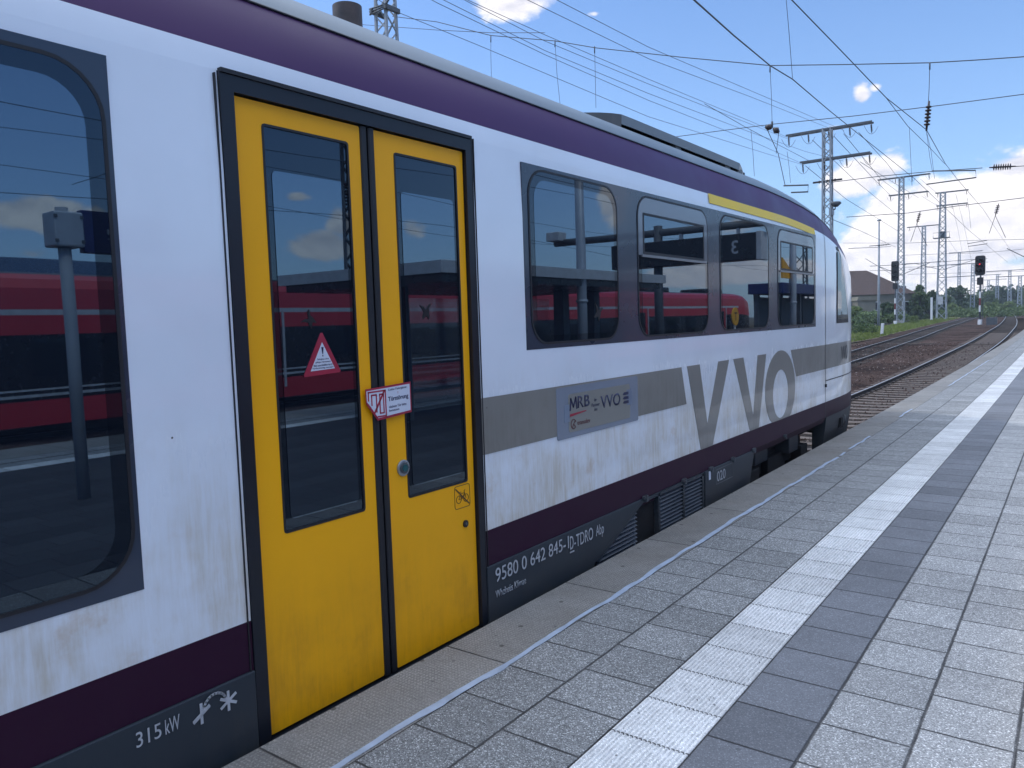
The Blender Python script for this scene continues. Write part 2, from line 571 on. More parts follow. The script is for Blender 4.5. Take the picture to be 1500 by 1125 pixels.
def gravel_mat(name, c1, c2, scale=22):
    mt, g, p = new_mat(name)
    oc = g.n('ShaderNodeTexCoord').outputs['Object']
    vo = g.n('ShaderNodeTexVoronoi'); g.l(oc, vo.inputs['Vector']); vo.inputs['Scale'].default_value = scale
    vr = g.xyz(vo.outputs['Color'])[0]
    n = g.noise(oc, .35, 6, .65)
    n2 = g.noise(oc, 3.0, 5, .7)
    vo2 = g.n('ShaderNodeTexVoronoi'); g.l(oc, vo2.inputs['Vector']); vo2.inputs['Scale'].default_value = scale * .32
    vr = g.m('ADD', g.m('MULTIPLY', vr, .6), g.m('MULTIPLY', g.xyz(vo2.outputs['Color'])[1], .45))
    c = g.mix(vr, c1, c2)
    c = g.mix(g.smooth(n, .35, .7), c, tuple(v * .62 for v in c1))
    c = g.mix(g.m('MULTIPLY', g.smooth(vr, .93, 1.0), .5), c, (.33, .29, .26))
    c = g.mix(g.m('MULTIPLY', g.smooth(n2, .5, .75), .35), c, (.05, .045, .035))
    g.l(c, p.inputs['Base Color']); p.inputs['Specular IOR Level'].default_value = .08
    p.inputs['Roughness'].default_value = .95
    b = g.n('ShaderNodeBump'); b.inputs['Strength'].default_value = 1.0; b.inputs['Distance'].default_value = .035
    g.l(g.m('SUBTRACT', 1.0, vo.outputs['Distance']), b.inputs['Height']); g.l(b.outputs[0], p.inputs['Normal'])
    return mt


M['ballast'] = gravel_mat('brown_ballast', (.030, .018, .015), (.15, .10, .082))
M['ballast_grey'] = gravel_mat('track_bed_ballast', (.028, .023, .021), (.10, .084, .074))
M['soil'] = gravel_mat('railway_soil', (.10, .085, .06), (.17, .145, .10), 9)


def sheet(name, xs_fn, ys, zoff, mt, **tags):
    mb = MB()
    rows = []
    for y in ys:
        rows.append([mb.bm.verts.new((x, y, zground(y) + zoff + dz_)) for x, dz_ in xs_fn(y)])
    for i in range(len(ys) - 1):
        for k in range(len(rows[i]) - 1):
            mb.bm.faces.new([rows[i][k], rows[i][k + 1], rows[i + 1][k + 1], rows[i + 1][k]])
    o = mb.build(name, mt)
    tag(o, **tags)
    return o


ys_far = [-60, -20, 0, 10, 20, 25, 40, 55, 70, 90, 120, 160, 220, 300, 450, 640, 800]
sheet('ground', lambda y: [(-900, 0), (-300, 0), (-60, 0), (-30, 0), (0, 0), (30, 0), (300, 0), (700, 0)], ys_far, -.10, M['soil'],
      label='brown gravelly railway ground reaching to the horizon', kind='structure', cat='ground')

T1Y = [-60, 0, 20, 36, 52, 70, 90, 120, 175, 250, 400]
T1X = [-4.02, -4.02, -4.03, -4.13, -4.38, -4.95, -5.85, -7.5, -10.9, -16, -28]
T2Y = [-60, 0, 35, 47, 65, 91, 134, 170, 200, 260, 400]
T2X = [-8.2, -8.2, -8.5, -9.0, -9.8, -11.6, -14.4, -16.8, -18.6, -22.5, -35]
T3Y = [0, 40, 93, 120, 148, 178, 250, 400]
T3X = [-16.5, -18, -21.4, -23.3, -24.9, -26.8, -31.5, -44]


def c1(y): return smooth_interp(y, T1Y, T1X)
def c2(y): return smooth_interp(y, T2Y, T2X)
def c3(y): return smooth_interp(y, T3Y, T3X)


ysb = [-60, -20, 0, 8, 16, 24, 30, 36, 44, 52, 60, 70, 80, 92, 105, 120, 140, 160, 180, 210, 250, 300, 400]


def ball_x(y):
    a, b = c1(y), c2(y)
    w = -a + b
    mid = (a + b) / 2
    return [(b - 2.9, -.09), (b - 1.9, .03), (b - 1.35, .04), (b + 1.35, .04), (mid, .0), (a - 1.45, .05), (a - 1.0, .036), (a - .9, .0), (a + 1.3, .0), (a + 1.75, .02), (a + 2.6, -.09)]


sheet('ballast_bed', ball_x, ysb, .0, M['ballast'], label='reddish brown ballast between and under the two near tracks', kind='structure', cat='ballast')
sheet('track_bed_near', lambda y: [(c1(y) - .9, .016), (c1(y) + 1.28, .016)], ysb, .004, M['ballast_grey'], label='greyish ballast between the rails of the platform track', kind='structure', cat='ballast')
sheet('track_bed_second', lambda y: [(c2(y) - 1.2, .05), (c2(y) + 1.2, .05)], ysb, .004, M['ballast_grey'], label='greyish ballast between the rails of the second track', kind='structure', cat='ballast')
sheet('track_bed_third', lambda y: [(c3(y) - 2.2, -.06), (c3(y) - 1.4, .06), (c3(y) + 1.4, .06), (c3(y) + 2.2, -.06)], ysb[2:], .0, M['ballast_grey'], label='dark ballast under the third track by the fence', kind='structure', cat='ballast')
# tracks beyond the platform (seen only in reflections)
sheet('ballast_far_side', lambda y: [(7.9, .05), (22, .05)], [-60, 0, 25, 60, 120], .0, M['ballast'], label='ballast of the tracks on the far side of the platform', kind='structure', cat='ballast')


def rail_mesh(cfun, off, ys, name, parent):
    mb = MB()
    prof = [(-.07, -.16), (.07, -.16), (.02, -.13), (.012, -.04), (.036, -.03), (.036, -.006), (.02, 0), (-.022, 0), (-.036, -.006), (-.036, -.03), (-.012, -.04), (-.02, -.13)]
    rings = []
    for y in ys:
        rings.append(mb.verts([(cfun(y) + off + px, y, zrail(y) + pz) for px, pz in prof]))
    n = len(prof)
    for i in range(len(ys) - 1):
        for k in range(n):
            f = mb.bm.faces.new([rings[i][k], rings[i][(k + 1) % n], rings[i + 1][(k + 1) % n], rings[i + 1][k]])
            f.material_index = 1 if k == 6 else 0
    return mb.build(name, [M['rust'], M['railhead']], parent)


def sleeper_proto():
    mb = MB()
    poly = [(-1.3, -.2), (1.3, -.2), (1.3, .0), (.95, .025), (.5, .012), (.25, .0), (-.25, .0), (-.5, .012), (-.95, .025), (-1.3, .0)]
    mb.prism(poly, 'y', -.115, .115)
    for s in (-.75, .75):
        mb.box(s - .16, -.06, .02, s - .09, .06, .06, 1); mb.box(s + .09, -.06, .02, s + .16, .06, .06, 1)
    return mb


def track(cfun, y0, y1, nsl, sl0, label, step=3.0, lift=0.0):
    t = empty('railway_track', (0, 0, 0))
    tag(t, label, 'railway track', 'railway tracks leading out of the station')
    ys = []; y = y0
    while y < y1:
        ys.append(y); y += step if y < 120 else step * 3
    rail_mesh(cfun, -.75, ys, 'rail', t); rail_mesh(cfun, .75, ys, 'rail', t)
    proto = None
    y = sl0
    for i in range(nsl):
        h = .01; ang = -math.atan2(cfun(y + h) - cfun(y), h)
        if proto is None:
            proto = sleeper_proto().build('sleeper', [M['sleeper'], M['rust']], t, bevel=.01)
            o = proto
        else:
            o = proto.copy(); COL.objects.link(o); o.parent = t
        o.location = (cfun(y), y, zrail(y) - .123 + lift)
        o.rotation_euler = (0, 0, ang + rnd.uniform(-.01, .01))
        y += .62
    return t


track(c1, -15, 320, 98, 7.0, 'railway track running out from under the train beside the platform edge, shiny left rail')
track(c2, -15, 320, 60, 28.0, 'second railway track, left of the brown ballast strip and right of the grass', lift=-.035)
track(c3, 40, 330, 0, 40, 'third railway track in front of the grey fence and house')


def c_r1(y): return 9.4
def c_r2(y): return 14.6
t = track(c_r1, -20, 70, 0, 0, 'railway track directly beyond the far platform edge')
t = track(c_r2, -20, 70, 0, 0, 'railway track under the red train')

# loose stones that give the ballast its grain
rs = random.Random(21)
mb = MB()
for k in range(9000):
    y_ = 10.5 + 42 * rs.random() ** 1.6
    a_, b_ = c1(y_), c2(y_)
    x_ = rs.uniform(b_ - 2.2, a_ + 1.4)
    base = zrail(y_) - .145 if abs(x_ - a_) < 1.3 else zrail(y_) - .115
    r0 = rs.uniform(.014, .034) * (1 + y_ / 60)
    c_ = Vector((x_, y_, base + r0 * .3))
    vs = [mb.bm.verts.new(c_ + Vector((rs.uniform(.6, 1.2) * dx_, rs.uniform(.6, 1.2) * dy_, rs.uniform(.5, 1.0) * dz_)) * r0) for dx_, dy_, dz_ in ((1, 0, 0), (-.5, .9, 0), (-.5, -.9, 0), (.1, .1, 1), (0, 0, -.6))]
    mi = 0 if rs.random() < .72 else (1 if rs.random() < .7 else 2)
    for q in ((0, 1, 3), (1, 2, 3), (2, 0, 3)):
        mb.bm.faces.new([vs[i] for i in q]).material_index = mi
M['stone_a'] = mat('ballast_stone_brown', (.085, .056, .048), rough=.95, var=.4, vscale=30, spec=.1)
M['stone_b'] = mat('ballast_stone_dark', (.025, .018, .017), rough=.95, var=.4, vscale=30, spec=.1)
M['stone_c'] = mat('ballast_stone_pale', (.24, .20, .18), rough=.95, var=.3, vscale=30, spec=.1)
tag(mb.build('gravel', [M['stone_a'], M['stone_b'], M['stone_c']], recalc=False), 'loose reddish brown ballast stones around the two near tracks', 'gravel', kind='stuff')

# platform ----------------------------------------------------------
def curve_dx(y):
    return -.00020 * max(0, y - 5) ** 2 if y > 5 else 0.0


ROWS = [  # x0, x1, material
    ('edge', -2.515, -2.135, tile_mat('edge_slab_nubbed', (.205, .198, .185), 1.10, 1.675, joint_u=False, speck=.35, width=.38, nub=True)),
    ('row1', -2.135, -1.81, tile_mat('paver_dark_speckled', (.215, .22, .22), .317, 2.135, width=.325)),
    ('row2', -1.81, -1.45, tile_mat('paver_speckled_second', (.235, .24, .24), .3168, 2.927, width=.36)),
    ('strip', -1.45, -1.125, None),
    ('dark', -1.125, -.79, tile_mat('paver_smooth_dark', (.165, .172, .188), .3168, 3.01, width=.335, speck=.35)),
]
LIGHT = [((.345, .345, .34), 3.018), ((.36, .355, .345), 3.180), ((.35, .35, .345), 3.207), ((.345, .345, .34), 3.05), ((.35, .345, .34), 3.11)]
x = -.79
k = 0
widths = [.322, .31]
while x < 5.2:
    w = widths[k] if k < 2 else .32
    col, off = LIGHT[k % 5] if k < 5 else LIGHT[rnd.randrange(5)]
    if k < 6:
        mt = tile_mat('paver_light_%d' % k, col, .3168, off, width=w, speck=.75)
        lastmats = [mt] if k == 0 else lastmats + [mt]
    else:
        mt = lastmats[k % 6]
    ROWS.append(('light', x, x + w, mt))
    x += w; k += 1
xe = x
_mid = [tile_mat('paver_middle_shade_%d' % q, (.032 + .006 * q, .033 + .006 * q, .036 + .006 * q), .3168, 3.0 + .1 * q, width=.32, speck=.4) for q in range(3)]  # shade put into the colour of the unseen middle rows, darkens their reflection
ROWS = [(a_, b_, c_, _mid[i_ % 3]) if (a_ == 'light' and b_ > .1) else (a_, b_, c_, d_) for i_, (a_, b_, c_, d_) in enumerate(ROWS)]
ROWS.append(('strip2', x, x + .33, None)); x += .33
ROWS.append(('far', x, x + .38, ROWS[1][3])); x += .38
ROWS.append(('far', x, x + .38, ROWS[2][3])); x += .38
ROWS.append(('far', x, 7.4, ROWS[0][3]))
M['tactile'] = tile_mat('tactile_white_ribbed', (.66, .665, .66), .3168, 2.529, joint_u=False, speck=.28, tactile=True, width=.325)
ysp = [-14, -6, 0, 1.5, 3, 4, 5, 6, 8, 10, 12, 14, 17, 20, 24, 28, 33, 38, 45, 52, 60, 70, 80]
PLAT_END = 80
bm = bmesh.new()
uvl = bm.loops.layers.uv.new('tile')
pm = []
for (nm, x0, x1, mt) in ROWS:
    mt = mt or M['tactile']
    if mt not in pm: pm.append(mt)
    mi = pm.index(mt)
    if nm.startswith('strip'):
        us = []
        nr = 17
        for r_ in range(nr):
            b0 = x0 + (x1 - x0) * r_ / nr; wd = (x1 - x0) / nr
            us += [(b0, -.0035), (b0 + wd * .22, -.0035), (b0 + wd * .34, .0015), (b0 + wd * .88, .0015)]
        us.append((x1, -.0035))
    else:
        us = [(x0, 0), (x1, 0)]
    prev = None
    for y in ysp:
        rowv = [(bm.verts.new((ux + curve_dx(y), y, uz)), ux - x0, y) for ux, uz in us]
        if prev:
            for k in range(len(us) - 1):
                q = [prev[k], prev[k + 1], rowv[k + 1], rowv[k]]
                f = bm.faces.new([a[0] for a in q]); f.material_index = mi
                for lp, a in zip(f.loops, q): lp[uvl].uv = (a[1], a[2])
        prev = rowv
me = bpy.data.meshes.new('platform_paving'); bm.to_mesh(me); bm.free()
for mt in pm: me.materials.append(mt)
o = obj('platform', me)
tag(o, 'grey paved station platform with a white ribbed guiding strip along the edge', 'platform', kind='structure')
# platform side walls, overhanging slab edge
mb = MB()
for side in (0, 1):
    prev = None
    for y in ysp:
        xx = (-2.515 if side == 0 else 7.4) + curve_dx(y)
        s = 1 if side == 0 else -1
        zb = zground(min(y, 70)) - .12
        cur = mb.verts([(xx, y, 0), (xx, y, -.14), (xx + s * .12, y, -.14), (xx + s * .12, y, zb)])
        if prev:
            for k in range(3):
                mb.bm.faces.new([prev[k], prev[k + 1], cur[k + 1], cur[k]])
        prev = cur
ye = ysp[-1]
mb.face([(-2.5 + curve_dx(ye), ye, 0), (7.4 + curve_dx(ye), ye, 0), (7.4 + curve_dx(ye), ye, -.8), (-2.5 + curve_dx(ye), ye, -.8)])
tag(mb.build('platform_wall', M['concrete']), 'concrete side wall under the platform edge slabs', 'wall', kind='structure')

# painted line, wavy, fading into dashes
LY = [1.0, 1.73, 2.14, 2.75, 3.58, 4.27, 5.36, 6.27, 7.7, 8.8, 13.5, 19.1, 28]
LX = [-2.165, -2.162, -2.154, -2.144, -2.144, -2.150, -2.160, -2.160, -2.148, -2.145, -2.18, -2.20, -2.25]
mb = MB()
def line_seg(y0, y1, w):
    prev = None
    n = max(3, int((y1 - y0) / .045))
    ph = 0; e1 = e2 = 0
    for i in range(n + 1):
        y = y0 + (y1 - y0) * i / n
        xc = smooth_interp(y, LY, LX) + (curve_dx(y) * .0)
        xc += .006 * math.sin(y * 5.1) + .004 * math.sin(y * 13.7 + 1)
        if i % 3 == 0: e1 = rnd.uniform(-.005, .005); e2 = rnd.uniform(-.005, .005)
        ww = w * (1 + .12 * math.sin(y * 3.3))
        cur = mb.verts([(xc - ww / 2 + e1, y, .0035), (xc + ww / 2 + e2, y, .0035)])
        if prev: mb.bm.faces.new([prev[0], prev[1], cur[1], cur[0]])
        prev = cur
line_seg(1.0, 8.9, .034)
for a, b in ((9.0, 9.25), (9.5, 10.6), (12.7, 13.8), (18.2, 27.5)):
    line_seg(a, b, .026)
M['linepaint'] = mat('faded_line_paint', (.36, .43, .54), rough=.6, var=.2, vscale=9)
tag(mb.build('platform_line', M['linepaint']), 'pale wavy painted line between the edge slabs and pavers', 'painted line', kind='structure')

# ------------------------------------------------------------------ the near railcar
train = empty('railcar', (-4.015, 5, -.55))
tag(train, 'white railcar with purple roof edge and yellow double door standing at the platform', 'railcar')
TINV = Vector((4.015, -5, .55))        # parts keep world coordinates minus the root position


def tb(mb, name, mats, parent=None, **kw):
    """build a train part: geometry is given in world coordinates"""
    if parent is None or parent is train:
        bmesh.ops.translate(mb.bm, verts=mb.bm.verts[:], vec=TINV)
        return mb.build(name, mats, train, **kw)
    off = TINV.copy()
    bmesh.ops.translate(mb.bm, verts=mb.bm.verts[:], vec=off)
    return mb.build(name, mats, parent, **kw)


SX = -2.60
PD_Y = [-20, 10.2, 11.0, 11.5, 11.9, 12.2, 12.45, 12.65, 12.80, 12.88]
PD_D = [0, 0, .006, .03, .08, .17, .32, .55, .85, 1.415]
KY = [-20, 8.3, 9.4, 10.2, 10.7, 11.2, 11.6, 12.0, 12.35, 12.7, 12.88]
KK = [1, 1, .975, .93, .87, .775, .67, .53, .36, .14, .02]


def dplan(y): return max(0, interp(y, PD_Y, PD_D))
def kz(y): return smooth_interp(y, KY, KK)
PZ = [.20, .27, 2.2, 2.57, 2.66, 2.80, 2.91, 2.975, 3.045, 3.125, 3.20, 3.25, 3.28]
PDD = [.03, 0, 0, .008, .02, .055, .105, .150, .225, .38, .70, 1.05, 1.415]


def dprof(z): return interp(z, PZ, PDD)


def surf(y, z, off=0.0):
    """point on the near side of the body, pushed outward"""
    d = dplan(y)
    f = max(0.0, 1 - d / 1.415)
    zz = z
    if z > 1.5: zz = 1.5 + (z - 1.5) * kz(y)
    dd = d + dprof(z) * f
    h = .02
    d2 = dplan(y + h) - dplan(y - h)
    nx, ny = 1.0, d2 / (2 * h)
    l_ = math.hypot(nx, ny)
    return Vector((SX - dd + off * nx / l_, y + off * ny / l_, zz))


band_z = [.20, .27, .468, .89, 1.2, 1.46, 1.8, 2.2, 2.57, 2.66, 2.73, 2.80, 2.86, 2.91, 2.945, 2.975, 3.045, 3.125, 3.20, 3.25, 3.28]
ysb_ = [-14, -10, -6, -3, 1.73, 3.20, 5, 7, 8.3, 9.0, 9.6, 10.2, 10.45, 10.7, 11, 11.25, 11.5, 11.7, 11.9, 12.05, 12.2, 12.33, 12.45, 12.56, 12.65, 12.73, 12.8, 12.85, 12.88]
mats_b = [M['white'], M['purple_low'], M['purple'], M['roof'], M['stripe'], M['skirt'], M['glass_rim']]


def band_mat(z0, z1, y):
    zc = (z0 + z1) / 2
    if zc < .468: return 1
    if .89 < zc < 1.2 and y >= 9.0: return 4
    if y > 12.2 and 1.46 < zc < 2.66: return 6
    if zc < 2.66: return 0
    if zc < 2.91: return 2
    return 3


mb = MB()
grid = []
for y in ysb_:
    grid.append(([mb.bm.verts.new(surf(y, z)) for z in band_z], [mb.bm.verts.new(Vector((-8.03 - surf(y, z).x, y, surf(y, z).z))) for z in band_z]))
for i in range(len(ysb_) - 1):
    for k in range(len(band_z) - 1):
        door = abs(ysb_[i] - 1.73) < .01 and band_z[k + 1] <= 2.571
        mi = band_mat(band_z[k], band_z[k + 1], ysb_[i] + .01)
        if not door:
            a = grid[i][0]; b = grid[i + 1][0]
            f = mb.bm.faces.new([a[k], b[k], b[k + 1], a[k + 1]]); f.material_index = mi; f.smooth = (band_z[k] >= 2.57 or ysb_[i] >= 10.2)
        a = grid[i][1]; b = grid[i + 1][1]
        f = mb.bm.faces.new([a[k + 1], b[k + 1], b[k], a[k]]); f.material_index = mi; f.smooth = True
    # floor pan
    mb.bm.faces.new([grid[i][0][0], grid[i][1][0], grid[i + 1][1][0], grid[i + 1][0][0]]).material_index = 5
bmesh.ops.remove_doubles(mb.bm, verts=mb.bm.verts[:], dist=.0015)
mb.bm.faces.new([v for v in [mb.bm.verts.new(surf(-14, z)) for z in band_z] + [mb.bm.verts.new(Vector((-8.03 - surf(-14, z).x, -14, surf(-14, z).z))) for z in reversed(band_z)]])
body = tb(mb, 'body', mats_b)


def ngon_plate(poly, off, thick, mb=None, mi=0):
    """flat plate on the train side, poly in (y,z)"""
    mb = mb or MB()
    mb.prism(poly, 'x', SX + off - thick, SX + off, mi)
    return mb


def rrect(y0, z0, y1, z1, r, n=7, rs=None):
    rs = rs or (r, r, r, r)     # bl, br, tr, tl
    out = []
    for (cx, cz, a0, rr) in ((y0 + rs[0], z0 + rs[0], PI, rs[0]), (y1 - rs[1], z0 + rs[1], 1.5 * PI, rs[1]), (y1 - rs[2], z1 - rs[2], 0, rs[2]), (y0 + rs[3], z1 - rs[3], .5 * PI, rs[3])):
        for i in range(n + 1):
            a = a0 + i * PI / 2 / n
            out.append((cx + rr * math.cos(a), cz + rr * math.sin(a)))
    return out


def ring(mb, outer, inner, x0, x1, mi=0):
    n = len(outer)
    P = lambda p, x_: (x_, p[0], p[1])
    vo0 = mb.verts([P(p, x0) for p in outer]); vo1 = mb.verts([P(p, x1) for p in outer])
    vi0 = mb.verts([P(p, x0) for p in inner]); vi1 = mb.verts([P(p, x1) for p in inner])
    for i in range(n):
        j = (i + 1) % n
        for q in ([vo1[i], vo1[j], vi1[j], vi1[i]], [vo0[j], vo0[i], vi0[i], vi0[j]], [vo0[i], vo0[j], vo1[j], vo1[i]], [vi0[j], vi0[i], vi1[i], vi1[j]]):
            mb.bm.faces.new(q).material_index = mi
    return mb


def side_strip(name, mt, y0, y1, z0, z1, off=.002, sl0=0, sl1=0, parent=None, n=12, thick=0):
    """band that follows the body surface; sl0/sl1: slant of the two ends"""
    mb = MB()
    nz = 5
    rows = []
    for i in range(n + 1):
        r_ = []
        for k in range(nz + 1):
            t = k / nz
            ya = y0 + sl0 * t; yb = y1 + sl1 * t
            r_.append(mb.bm.verts.new(surf(ya + (yb - ya) * i / n, z0 + (z1 - z0) * t, off)))
        rows.append(r_)
    for i in range(n):
        for k in range(nz):
            mb.bm.faces.new([rows[i][k], rows[i + 1][k], rows[i + 1][k + 1], rows[i][k + 1]])
    return tb(mb, name, mt, parent)


# livery bands that end at a slant
side_strip('livery_stripe', M['stripe'], 3.205, 5.90, .89, 1.2, off=.0025, sl1=-.09, n=1)
side_strip('livery_stripe', M['stripe'], 8.93, 9.02, .89, 1.2, off=.0025, sl0=-.2, n=1)
side_strip('class_stripe', M['yellowband'] if 'yellowband' in M else paint('class_band_yellow', (.90, .64, .06), rough=.4, spec=.25, coat=0), 6.45, 9.74, 2.578, 2.662, off=.007, n=48)

# window bands -----------------------------------------------------
def window(y0, z0, y1, z1, r, band_part, inner=.05, hopper=None, rs=None):
    mb = ngon_plate(rrect(y0, z0, y1, z1, r, rs=rs), .0045, .01)
    w = tb(mb, 'window', M['glass_rim'], train)
    o_ = rrect(y0 - .012, z0 - .012, y1 + .012, z1 + .012, r + .012); i_ = rrect(y0 + .001, z0 + .001, y1 - .001, z1 - .001, r)
    gm = MB(); ring(gm, o_, i_, SX - .004, SX + .0062)
    tb(gm, 'gasket', M['black'], w)
    if hopper:
        hz, t = hopper
        pm_ = ngon_plate(rrect(y0 + inner, z0 + .03, y1 - inner, hz - .03, r * .8, rs=(r * .8, r * .8, .01, .01)), .0065, .004)
        tb(pm_, 'pane', M['glass'], w)
        fm = MB(); ring(fm, rrect(y0 + .075, hz, y1 - .075, z1 - .115, .012), rrect(y0 + .093, hz + .018, y1 - .093, z1 - .133, .008), SX - .002, SX + .0085)
        tb(fm, 'vent_frame', M['black'], w)
        pn = ngon_plate(rrect(y0 + .093, hz + .018, y1 - .093, z1 - .133, .008), .0066, .004)
        tb(pn, 'vent_pane', M['glass'], w)
        bm_ = MB(); bm_.box(SX, y0 + .05, hz - .022, SX + .014, y1 - .03, hz - .004)
        tb(bm_, 'transom', M['grey_trim'], w)
        su = MB(); ring(su, rrect(y0 + .004, hz - .01, y1 - .004, z1 - .004, r * .95, rs=(.01, .01, r * .95, r * .95)), rrect(y0 + .075, hz, y1 - .075, z1 - .115, .012), SX - .002, SX + .0062)
        tb(su, 'vent_surround', M['band_light'], w)
    else:
        pm_ = ngon_plate(rrect(y0 + inner, z0 + inner * .9, y1 - inner, z1 - inner * 1.1, r * .8), .0062, .004)
        tb(pm_, 'pane', M['glass'], w)
    return w


M['grey_trim'] = mat('grey_window_trim', (.20, .21, .22), rough=.4)
M['band_light'] = paint('vent_surround_grey', (.14, .16, .19), rough=.2, wave=.001)
mb = ngon_plate([(3.655, 1.44), (9.74, 1.44), (9.74, 2.545), (3.655, 2.52)], .002, .01)
tb(mb, 'window_band', M['band'])
window(3.72, 1.478, 4.765, 2.49, .15, None, .045)
window(5.085, 1.478, 6.37, 2.49, .15, None, .05, hopper=(2.075, 0))
window(6.67, 1.478, 7.975, 2.50, .15, None, .03)
window(8.295, 1.478, 9.66, 2.50, .13, None, .05, hopper=(2.075, 0))
mb = ngon_plate([(-.75, .72), (1.318, .72), (1.318, 2.52), (-.75, 2.52)], .002, .01)
tb(mb, 'window_band', M['band'])
window(-.55, .775, 1.288, 2.475, .17, None, .055)

# cab side window with a slanted front edge
poly = [(10.74, 1.46), (11.50, 1.46), (11.42, 1.75), (11.22, 2.22), (11.02, 2.55), (10.88, 2.66), (10.76, 2.62)]


def surf_poly(poly, off, name, mt, parent=None):
    mb = MB()
    c = (sum(p[0] for p in poly) / len(poly), sum(p[1] for p in poly) / len(poly))
    pts = []
    for i in range(len(poly)):
        a = poly[i]; b = poly[(i + 1) % len(poly)]
        for t in (0, .25, .5, .75): pts.append((a[0] + (b[0] - a[0]) * t, a[1] + (b[1] - a[1]) * t))
    rings_ = []
    for s_ in (1, .66, .33):
        rings_.append([mb.bm.verts.new(surf(c[0] + (p[0] - c[0]) * s_, c[1] + (p[1] - c[1]) * s_, off)) for p in pts])
    cv = mb.bm.verts.new(surf(c[0], c[1], off))
    n = len(pts)
    for a, b in ((0, 1), (1, 2)):
        for i in range(n):
            mb.bm.faces.new([rings_[a][i], rings_[a][(i + 1) % n], rings_[b][(i + 1) % n], rings_[b][i]])
    for i in range(n): mb.bm.faces.new([rings_[2][i], rings_[2][(i + 1) % n], cv])
    return tb(mb, name, mt, parent)


cw = surf_poly(poly, .004, 'cab_window', M['black'])
c_ = (11.07, 2.0)
surf_poly([(c_[0] + (a - c_[0]) * .86, c_[1] + (b - c_[1]) * .9) for a, b in poly], .0075, 'pane', M['glass'], cw)
mb = MB()
prev = None
for k in range(9):
    t = k / 8
    y_ = 11.50 - .48 * t ** 1.4; z_ = 1.46 + 1.09 * t
    a = surf(y_, z_, .012); b = surf(y_ + .035, z_, .012)
    if prev: mb.face([prev[0], prev[1], b, a])
    prev = (a, b)
tb(mb, 'window_pillar_trim', M['grey_light'])

# vertical and horizontal seams in the body side
mb = MB()
prev = None
for z_ in [.2, .27, .468, .9, 1.2, 1.5, 1.9, 2.3, 2.57, 2.66, 2.8, 2.9, 2.955, 3.035, 3.12, 3.2, 3.28]:
    a = surf(10.175, z_, .0035); b = surf(10.19, z_, .0035)
    if prev: mb.face([prev[0], prev[1], b, a])
    prev = (a, b)
prev = None
for k in range(20):
    y_ = 10.19 + k * .13
    a = surf(y_, .735, .0035); b = surf(y_, .747, .0035)
    if prev: mb.face([prev[0], prev[1], b, a])
    prev = (a, b)
tb(mb, 'panel_seam', M['black'])
mb = MB(); mb.box(SX - .01, 10.165, .66, SX + .018, 10.195, .70)
tb(mb, 'seam_latch', M['black'])
# rain gutter line between the purple edge and the grey roof
mb = MB()
for o_, mi in ((.0, 0),):
    pts = [surf(y_, 2.912, .004) for y_ in [-14, -6, 0, 2, 4, 6, 8.3, 9, 9.6, 10.2, 10.7, 11.2, 11.6]]
    mb.tube(pts, .006, 6)
tb(mb, 'rain_gutter', M['frame'])

# door ---------------------------------------------------------------
mb = MB()
fo = [(1.732, -.10), (3.20, -.10), (3.20, 2.568), (1.732, 2.568)]
ring(mb, fo, [(1.79, -.055), (3.155, -.055), (3.155, 2.505), (1.79, 2.505)], SX - .12, SX + .006)
mb.box(SX - .115, 2.425, -.02, SX - .04, 2.528, 2.51)
tb(mb, 'door_frame', M['frame'])
mb = MB()
mb.box(SX - .03, 1.735, 2.567, SX + .014, 3.2, 2.583)
mb.box(SX - .01, 3.203, .25, SX + .006, 3.210, 2.575)
mb.box(SX - .01, 3.222, .25, SX + .005, 3.227, 2.575)
mb.box(SX - .01, 1.712, .25, SX + .005, 1.717, 2.56)
tb(mb, 'door_edge_trim', M['black'])
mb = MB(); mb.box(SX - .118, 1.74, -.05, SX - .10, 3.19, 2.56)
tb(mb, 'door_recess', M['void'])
mb = MB(); mb.box(SX - .09, 1.78, -.11, SX + .006, 3.17, -.062)
tb(mb, 'door_step', M['black'])
for (ya, yb, ga, gb) in ((1.797, 2.435, 1.922, 2.362), (2.522, 3.148, 2.648, 3.092)):
    mb = MB()
    X0, X1 = SX - .05, SX - .014
    outer = rrect(ya, -.040, yb, 2.498, .006, n=1); inner = rrect(ga, .770, gb, 2.414, .012, n=1)
    ring(mb, outer, inner, X0, X1)
    leaf = tb(mb, 'door_leaf', M['yellow'])
    g2 = MB(); ring(g2, rrect(ga - .004, .766, gb + .004, 2.418, .014, n=2), rrect(ga + .006, .776, gb - .006, 2.408, .01, n=2), X0, X1 + .002)
    tb(g2, 'gasket', M['black'], leaf)
    g3 = MB(); g3.box(X0, ga, .770, X1 - .004, gb, 2.414)
    tb(g3, 'glass_border', M['glass_rim'], leaf)
    g4 = MB(); g4.prism(rrect(ga + .035, .82, gb - .03, 2.24, .02, n=3), 'x', X0, X1 - .001)
    tb(g4, 'pane', M['glass'], leaf)
# rubber finger guards between the leaves
for a, b in ((2.437, 2.474), (2.484, 2.520)):
    mb = MB(); mb.prism([(SX - .055, a), (SX - .012, a), (SX - .006, a + .006), (SX - .006, b - .006), (SX - .012, b), (SX - .055, b)], 'z', -.045, 2.5)
    tb(mb, 'door_seal', M['black'], bevel=0)


def disc(mb, y, z, r, x0, x1, n=28, mi=0, squash=1):
    poly = [(y + r * math.cos(2 * PI * k / n), z + r * squash * math.sin(2 * PI * k / n)) for k in range(n)]
    mb.prism(poly, 'x', x0, x1, mi)


